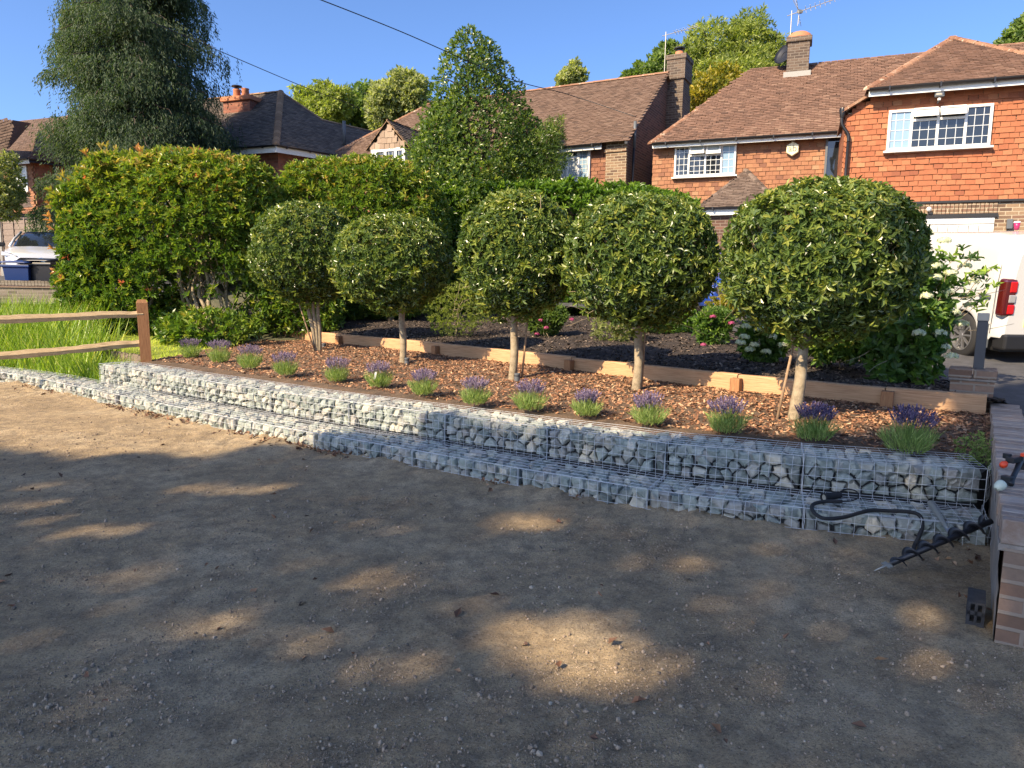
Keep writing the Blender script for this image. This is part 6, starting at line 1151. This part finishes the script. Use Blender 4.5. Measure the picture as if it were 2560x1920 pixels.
crown_tree('oak', 'green treetop at the top right corner above the wing roof', (*at2(2215, 400, 34)[:2], 1.5), [bl(2200, 105, 34, 46, 34), bl(2220, 60, 34, 24, 30), bl(2180, 120, 34, 26, 18)], 8000, .2, M_['leaf_far'], .25, grp, th=.7, lump=.35)
crown_tree('olive_tree', 'grey green rounded shrub at the left edge beside the red house', (*at2(-10, 600, 20.5)[:2], 1.3), [bl(-12, 400, 20.5, 52, 68), bl(8, 430, 20.3, 34, 42)], 9000, .09, M_['leaf_birch'], .1, None, th=.5, lump=.25)

# ---- shrubs in the rear bed
def flowers(root, pts, size, m, nn=60, fl=.7, name='flower_head'):
    for p in pts:
        n = nn; D = rdir(n); D[:, 2] = np.abs(D[:, 2]) * .9 - .15; P = np.array(p) + D * np.array([size, size, size * fl]) * rng.uniform(.75, 1, (n, 1)); s = rng.uniform(.016, .026, n) * (size / .07) ** .6
        MB().add(*scatter(V3([(-.5, -.5, 0), (.5, -.5, 0), (.5, .5, 0), (-.5, .5, 0), (0, 0, .25)]), np.array([(0, 1, 4), (1, 2, 4), (2, 3, 4), (3, 0, 4)]), P, np.stack([unit(np.cross(D, rdir(n))) * s[:, None] * 1.6, unit(np.cross(D, rdir(n))) * s[:, None] * 1.6, D * s[:, None]], 2), rng.random(n))).build(name, m, root)
hx = at2(1955, 650, 7.9); hyd = shrub('hydrangea', 'big white flowering hydrangea leaning across the side of the van', 'hydrangea', (hx[0] + .0, 7.9, 1.36), (.37, .45, .78), 2.3, 760, 6, .10, M_['leaf_hydrangea'], .5, .8, .2, 2.5, .3, (.6, [(4.45, 7.8), (4.3, 7.95)], .016), inner=.7, spread=(.6, 1.4), jit=.7)
hp1 = [(1975, 470), (1960, 520), (1990, 540), (1975, 490), (2000, 505), (2040, 520), (2055, 590), (2085, 575), (1960, 590), (2020, 600), (2045, 630), (2000, 640), (2085, 640), (2095, 660), (2060, 675), (2080, 700), (2030, 720), (1965, 610), (2040, 750), (2055, 770), (1985, 720), (1940, 560), (2020, 575), (2100, 610)]
flowers(hyd, [at2(x, y, 7.9 - .45 * (abs(x - 2010) < 60) + rng.uniform(-.15, .15)) for x, y in hp1], .072, M_['flower_white'])
fr2 = at2(2060, 590, 7.8); P_ = np.array([at2(x, y, 7.7) for x, y in [(2110, 560), (2120, 590), (2095, 600), (2085, 545), (2060, 550), (2040, 560), (2130, 620), (2105, 640), (2070, 610), (2125, 660), (2140, 600)] for _ in (0, 1, 2)]) + rng.normal(0, .05, (33, 3)); a, b, c = rosettes(P_, rdir(33) + [0.4, 0, .6], 6, .085, .38, (.5, 1.3)); MB().add(*scatter(LEAF_V, LEAF_F, a, b, c)).build('arching_shoots', M_['leaf_hydrangea'], hyd)['kind'] = 'stuff'
mb = MB(); 
for q in P_[::3]: branch_mesh(mb, (q[0] - .3, 7.8, q[2] - .35), q, .005, .003, .03, 5, 5)
mb.build('flower_stems', M_['bark'], hyd)
def small(x, y, Y, w, h, name, label, cat, m, n=220, L=.09, ratio=.4, fl=None, fm=None, fsize=.05, z=.68, k=5, inner=.8, up=.3):
    s = Y / (F_PX / K); c = at2(x, y, Y); zb = np.interp(Y, [7, 10, 16], [.66, .74, .92]); r = shrub(name, label, cat, (c[0], Y, max(c[2], zb + h * s * .5)), (w * s, w * s * .8, h * s), 2.2, n, k, L, m, ratio, .9, .2, 3, up, (zb - .05, [(c[0], Y)], .012), inner=inner)
    if fl: flowers(r, [at2(a, b, Y - .25) for a, b in fl], fsize, fm)
    return r
small(1650, 735, 9.2, 52, 40, 'hydrangea', 'low shaded hydrangea with pale flower heads left of the nearest trunk', 'hydrangea', M_['leaf_hydrangea'], 330, .10, .5, [(1612, 705), (1608, 728), (1630, 745), (1655, 760), (1668, 728), (1640, 712), (1620, 755), (1600, 740), (1690, 745)], M_['flower_white'], .07)
small(1180, 688, 12.6, 48, 38, 'pink_flowering_shrub', 'green shrub with magenta flowers right of the middle ball tree trunk', 'shrub', M_['leaf_far'], 420, .09, .3, [(1148, 672), (1168, 692), (1180, 708), (1160, 722), (1235, 690)], M_['flower_pink'], .045)
small(1545, 705, 11.2, 40, 42, 'pink_flowering_shrub', 'dark green shrub with magenta flowers between the two nearest trunks', 'shrub', M_['leaf_hydrangea'], 420, .09, .3, [(1540, 684), (1520, 745), (1580, 698)], M_['flower_pink'], .05)
small(985, 670, 13.2, 68, 56, 'twiggy_shrub', 'twiggy yellow green shrub between the second and third ball trees', 'shrub', M_['leaf_willow'], 900, .05, .25)
small(1340, 705, 11.8, 58, 42, 'sparse_shrub', 'sparse small leaved shrub on bare stems left of the fourth trunk', 'shrub', M_['leaf_birch'], 330, .06, .4)
small(1450, 690, 13.2, 75, 34, 'yellow_green_shrub', 'low spreading yellow green shrub behind the fourth ball tree', 'shrub', M_['leaf_laurel'], 520, .08, .4)
small(1590, 655, 13.8, 60, 16, 'yellow_green_shrub', 'low pale yellow shrub in front of the dark blue car', 'shrub', M_['leaf_gold'], 380, .07, .4)
small(1800, 735, 8.6, 95, 46, 'evergreen_shrub', 'dark leafy shrub behind the nearest ball tree trunk', 'shrub', M_['leaf_photinia'], 620, .09, .4)
# weedy tuft on the wall, small grass sprig by the cages
tw_ = w0 + wd * 2.45 + wn * -.05 + Z3 * .42; root = shrub('wall_weed', 'scrubby green weed hanging off the brick wall over the gabion end', 'weed', tuple(tw_ + [-.04, 0, -.03]), (.13, .20, .17), 2, 420, 5, .022, M_['leaf_lavender'], .4, .9, .3, 8, .2, None, inner=.9)
mb = MB(); 
for _ in range(40): q = tw_ + rng.normal(0, .06, 3); mb.add(*tube(spline([q, q + rng.normal(0, .04, 3) + [-.03, 0, -.05], q + rng.normal(0, .05, 3) + [-.05, 0, -.17]], 6), .0014, 4, False))
mb.build('roots', M_['bark'], root)

# ---- grasses
def blades(name, label, P, h, w, m, bend=.35, segs=4, kind=True, tilt=.22):
    n = len(P); a = rng.uniform(0, 6.28, n); dx = np.stack([np.cos(a), np.sin(a), 0 * a], 1); side = np.stack([-dx[:, 1], dx[:, 0], 0 * a], 1); H = rng.uniform(h[0], h[1], n); be = rng.uniform(.1, bend, n); V = np.zeros((n, (segs + 1) * 2, 3))
    for i in range(segs + 1): t = i / segs; c = P + dx * (H * (be * t * t + tilt * t * rng.uniform(.6, 1)))[:, None] + np.array([0, 0, 1]) * (H * (t - .18 * be * t * t))[:, None]; ww = w * (1 - t ** 1.6) * .5 + .0006; V[:, 2 * i] = c - side * ww; V[:, 2 * i + 1] = c + side * ww
    F = np.array([(2 * i, 2 * i + 1, 2 * i + 3, 2 * i + 2) for i in range(segs)]); k = (segs + 1) * 2; F = (F[None] + (np.arange(n) * k)[:, None, None]).reshape(-1, 4); o = MB().add(V.reshape(-1, 3), F, np.repeat(rng.beta(2, 2, n), k)).build(name, m); return stuff(o, label, 'grass')
n = 5200; x = rng.uniform(-10.6, -6.75, n); y = rng.uniform(0, 1, n); yf = np.interp(x, GB[:, 0], GB[:, 1]); y = yf + .12 + y * 2.3; k = noise(np.stack([x, y, 0 * x], 1), 1.2) > -.75; k &= ~((x > -7.9) & (y > 12.2)); P = np.stack([x, y, base_h(x, y)], 1)[k]; blades('tall_reed_grass', 'tall bright green iris and reed leaves behind the rail fence', P, (.40, .92), .019, M_['blade'], .55)
n = 900; x = rng.uniform(-7.4, -6.0, n); yf = np.interp(x, GB[:, 0], GB[:, 1]); P = np.stack([x, yf + .08 + rng.random(n) * .7, base_h(x, yf + .4)], 1); blades('pond_grass', 'dark grass in the gap between the two gabion rows', P, (.22, .5), .016, M_['blade'], .7)
n = 26000; i = rng.integers(0, lawnP.shape[0] - 1, n); j = rng.integers(0, lawnP.shape[1] - 1, n); P = lawnP[i, j] + rng.normal(0, .07, (n, 3)) * [1, 1, 0]; P = P[P[:, 0] > -13]; blades('lawn_grass', 'short mossy yellow green lawn grass behind the fence', P, (.03, .07), .010, M_['lawnblade'], .6, 2)

# ============================================================ TREES BEHIND THE CAMERA THAT THROW THE DAPPLED SHADE
TE = math.tan(SUN_EL)
def gq(x, y, z): p = atz(x * K, y * K, z); return p[:2] + TRAV * (z / TE)      # where the ray through that point would reach z = 0
edge_pts = [(-18, 8.6), (-8, 8.6)] + [tuple(gq(*q)) for q in [(0, 965, 0), (90, 978, 0), (180, 987, 0), (330, 980, 0), (470, 990, 0), (560, 955, 0), (640, 936, .165), (760, 928, .165), (900, 940, .165), (985, 905, .3), (1100, 918, .42), (1200, 915, .42), (1330, 925, .45), (1500, 925, .45), (1700, 930, .45), (1880, 922, .45), (2060, 915, .45)]] + [(4.25, 6.5), (5.0, 7.6), (6.2, 8.8), (8, 9.8), (10, 10.6)]
edge_pts.sort(); EX, EY = np.array([e[0] for e in edge_pts]), np.array([e[1] for e in edge_pts])
spots = []
for x, y, rx, ry in [(1200, 1385, 175, 38), (1330, 1450, 170, 28), (1120, 1370, 100, 26), (880, 1455, 110, 18), (1010, 1350, 60, 12), (460, 1340, 75, 20), (270, 1250, 75, 10), (840, 1278, 85, 9), (800, 1243, 70, 8), (190, 1150, 95, 9), (110, 1125, 60, 7), (90, 1052, 85, 6), (1110, 1130, 110, 9), (1185, 1112, 45, 5), (700, 1395, 80, 10), (1500, 1225, 60, 9), (1980, 1325, 55, 9), (1620, 1290, 50, 6), (480, 1055, 120, 5), (1560, 1455, 80, 10), (900, 1215, 60, 6), (2180, 1240, 40, 6), (60, 1090, 60, 5), (2150, 1340, 60, 8), (2060, 1430, 60, 8)]:
    c = atz(x * K, y * K, 0); sx = rx * K / F_PX * np.linalg.norm(c - CAMP); sy = abs(atz(x * K, (y - ry) * K, 0)[1] - atz(x * K, (y + ry) * K, 0)[1]) / 2; spots.append((c[0], c[1], sx, sy))
def canopy_tree(base, x0, x1, label, n):
    root = empty('oak', base, label, 'tree'); P = []; tot = 0
    while tot < n:
        gx = rng.uniform(x0, x1, n); gy = rng.uniform(-.5, 11.5, n); yb = np.interp(gx, EX, EY); q = np.stack([gx, gy, 0 * gx], 1); k = gy < yb - .10 + .05 * noise(q, 4); pass
        for cx, cy, sx, sy in spots: d = ((gx - cx) / (sx + .03)) ** 2 + ((gy - cy) / (sy + .05)) ** 2; k &= d > 1 + .25 * noise(q, 9)
        gx, gy = gx[k], gy[k]; h = rng.uniform(12.5, 16.5, len(gx)); P.append(np.stack([gx - TRAV[0] * h / TE, gy - TRAV[1] * h / TE, h], 1)); tot += len(gx)
    P = np.concatenate(P)[:n]; m = len(P); L = rng.uniform(.14, .21, m); MB().add(*scatter(DIAM_V, DIAM_F, P, leafM(rdir(m), rdir(m) + [0, 0, .8], L, L * .75), rng.random(m))).build('crown', M_['leaf_canopy'], root)
    tb = MB(); c = P.mean(0); branch_mesh(tb, (base[0], base[1], -.2), (c[0], c[1], 13), .34, .14, .02, 8, 12)
    for _ in range(26): t = P[rng.integers(0, m)]; s = np.array([base[0] + (c[0] - base[0]) * .7, base[1] + (c[1] - base[1]) * .7, rng.uniform(8, 11.5)]); branch_mesh(tb, s, t, .07, .012, .04, 6, 6)
    tb.build('trunk', M_['barkdark'], root, smooth=True)
canopy_tree((-21, -11, 0), -11, -3.0, 'tall oak behind the camera to the left, casting dappled shade', 40000)
canopy_tree((-13.5, -11.5, 0), -3.0, 9.5, 'second tall oak behind the camera, casting dappled shade on the gabions', 48000)
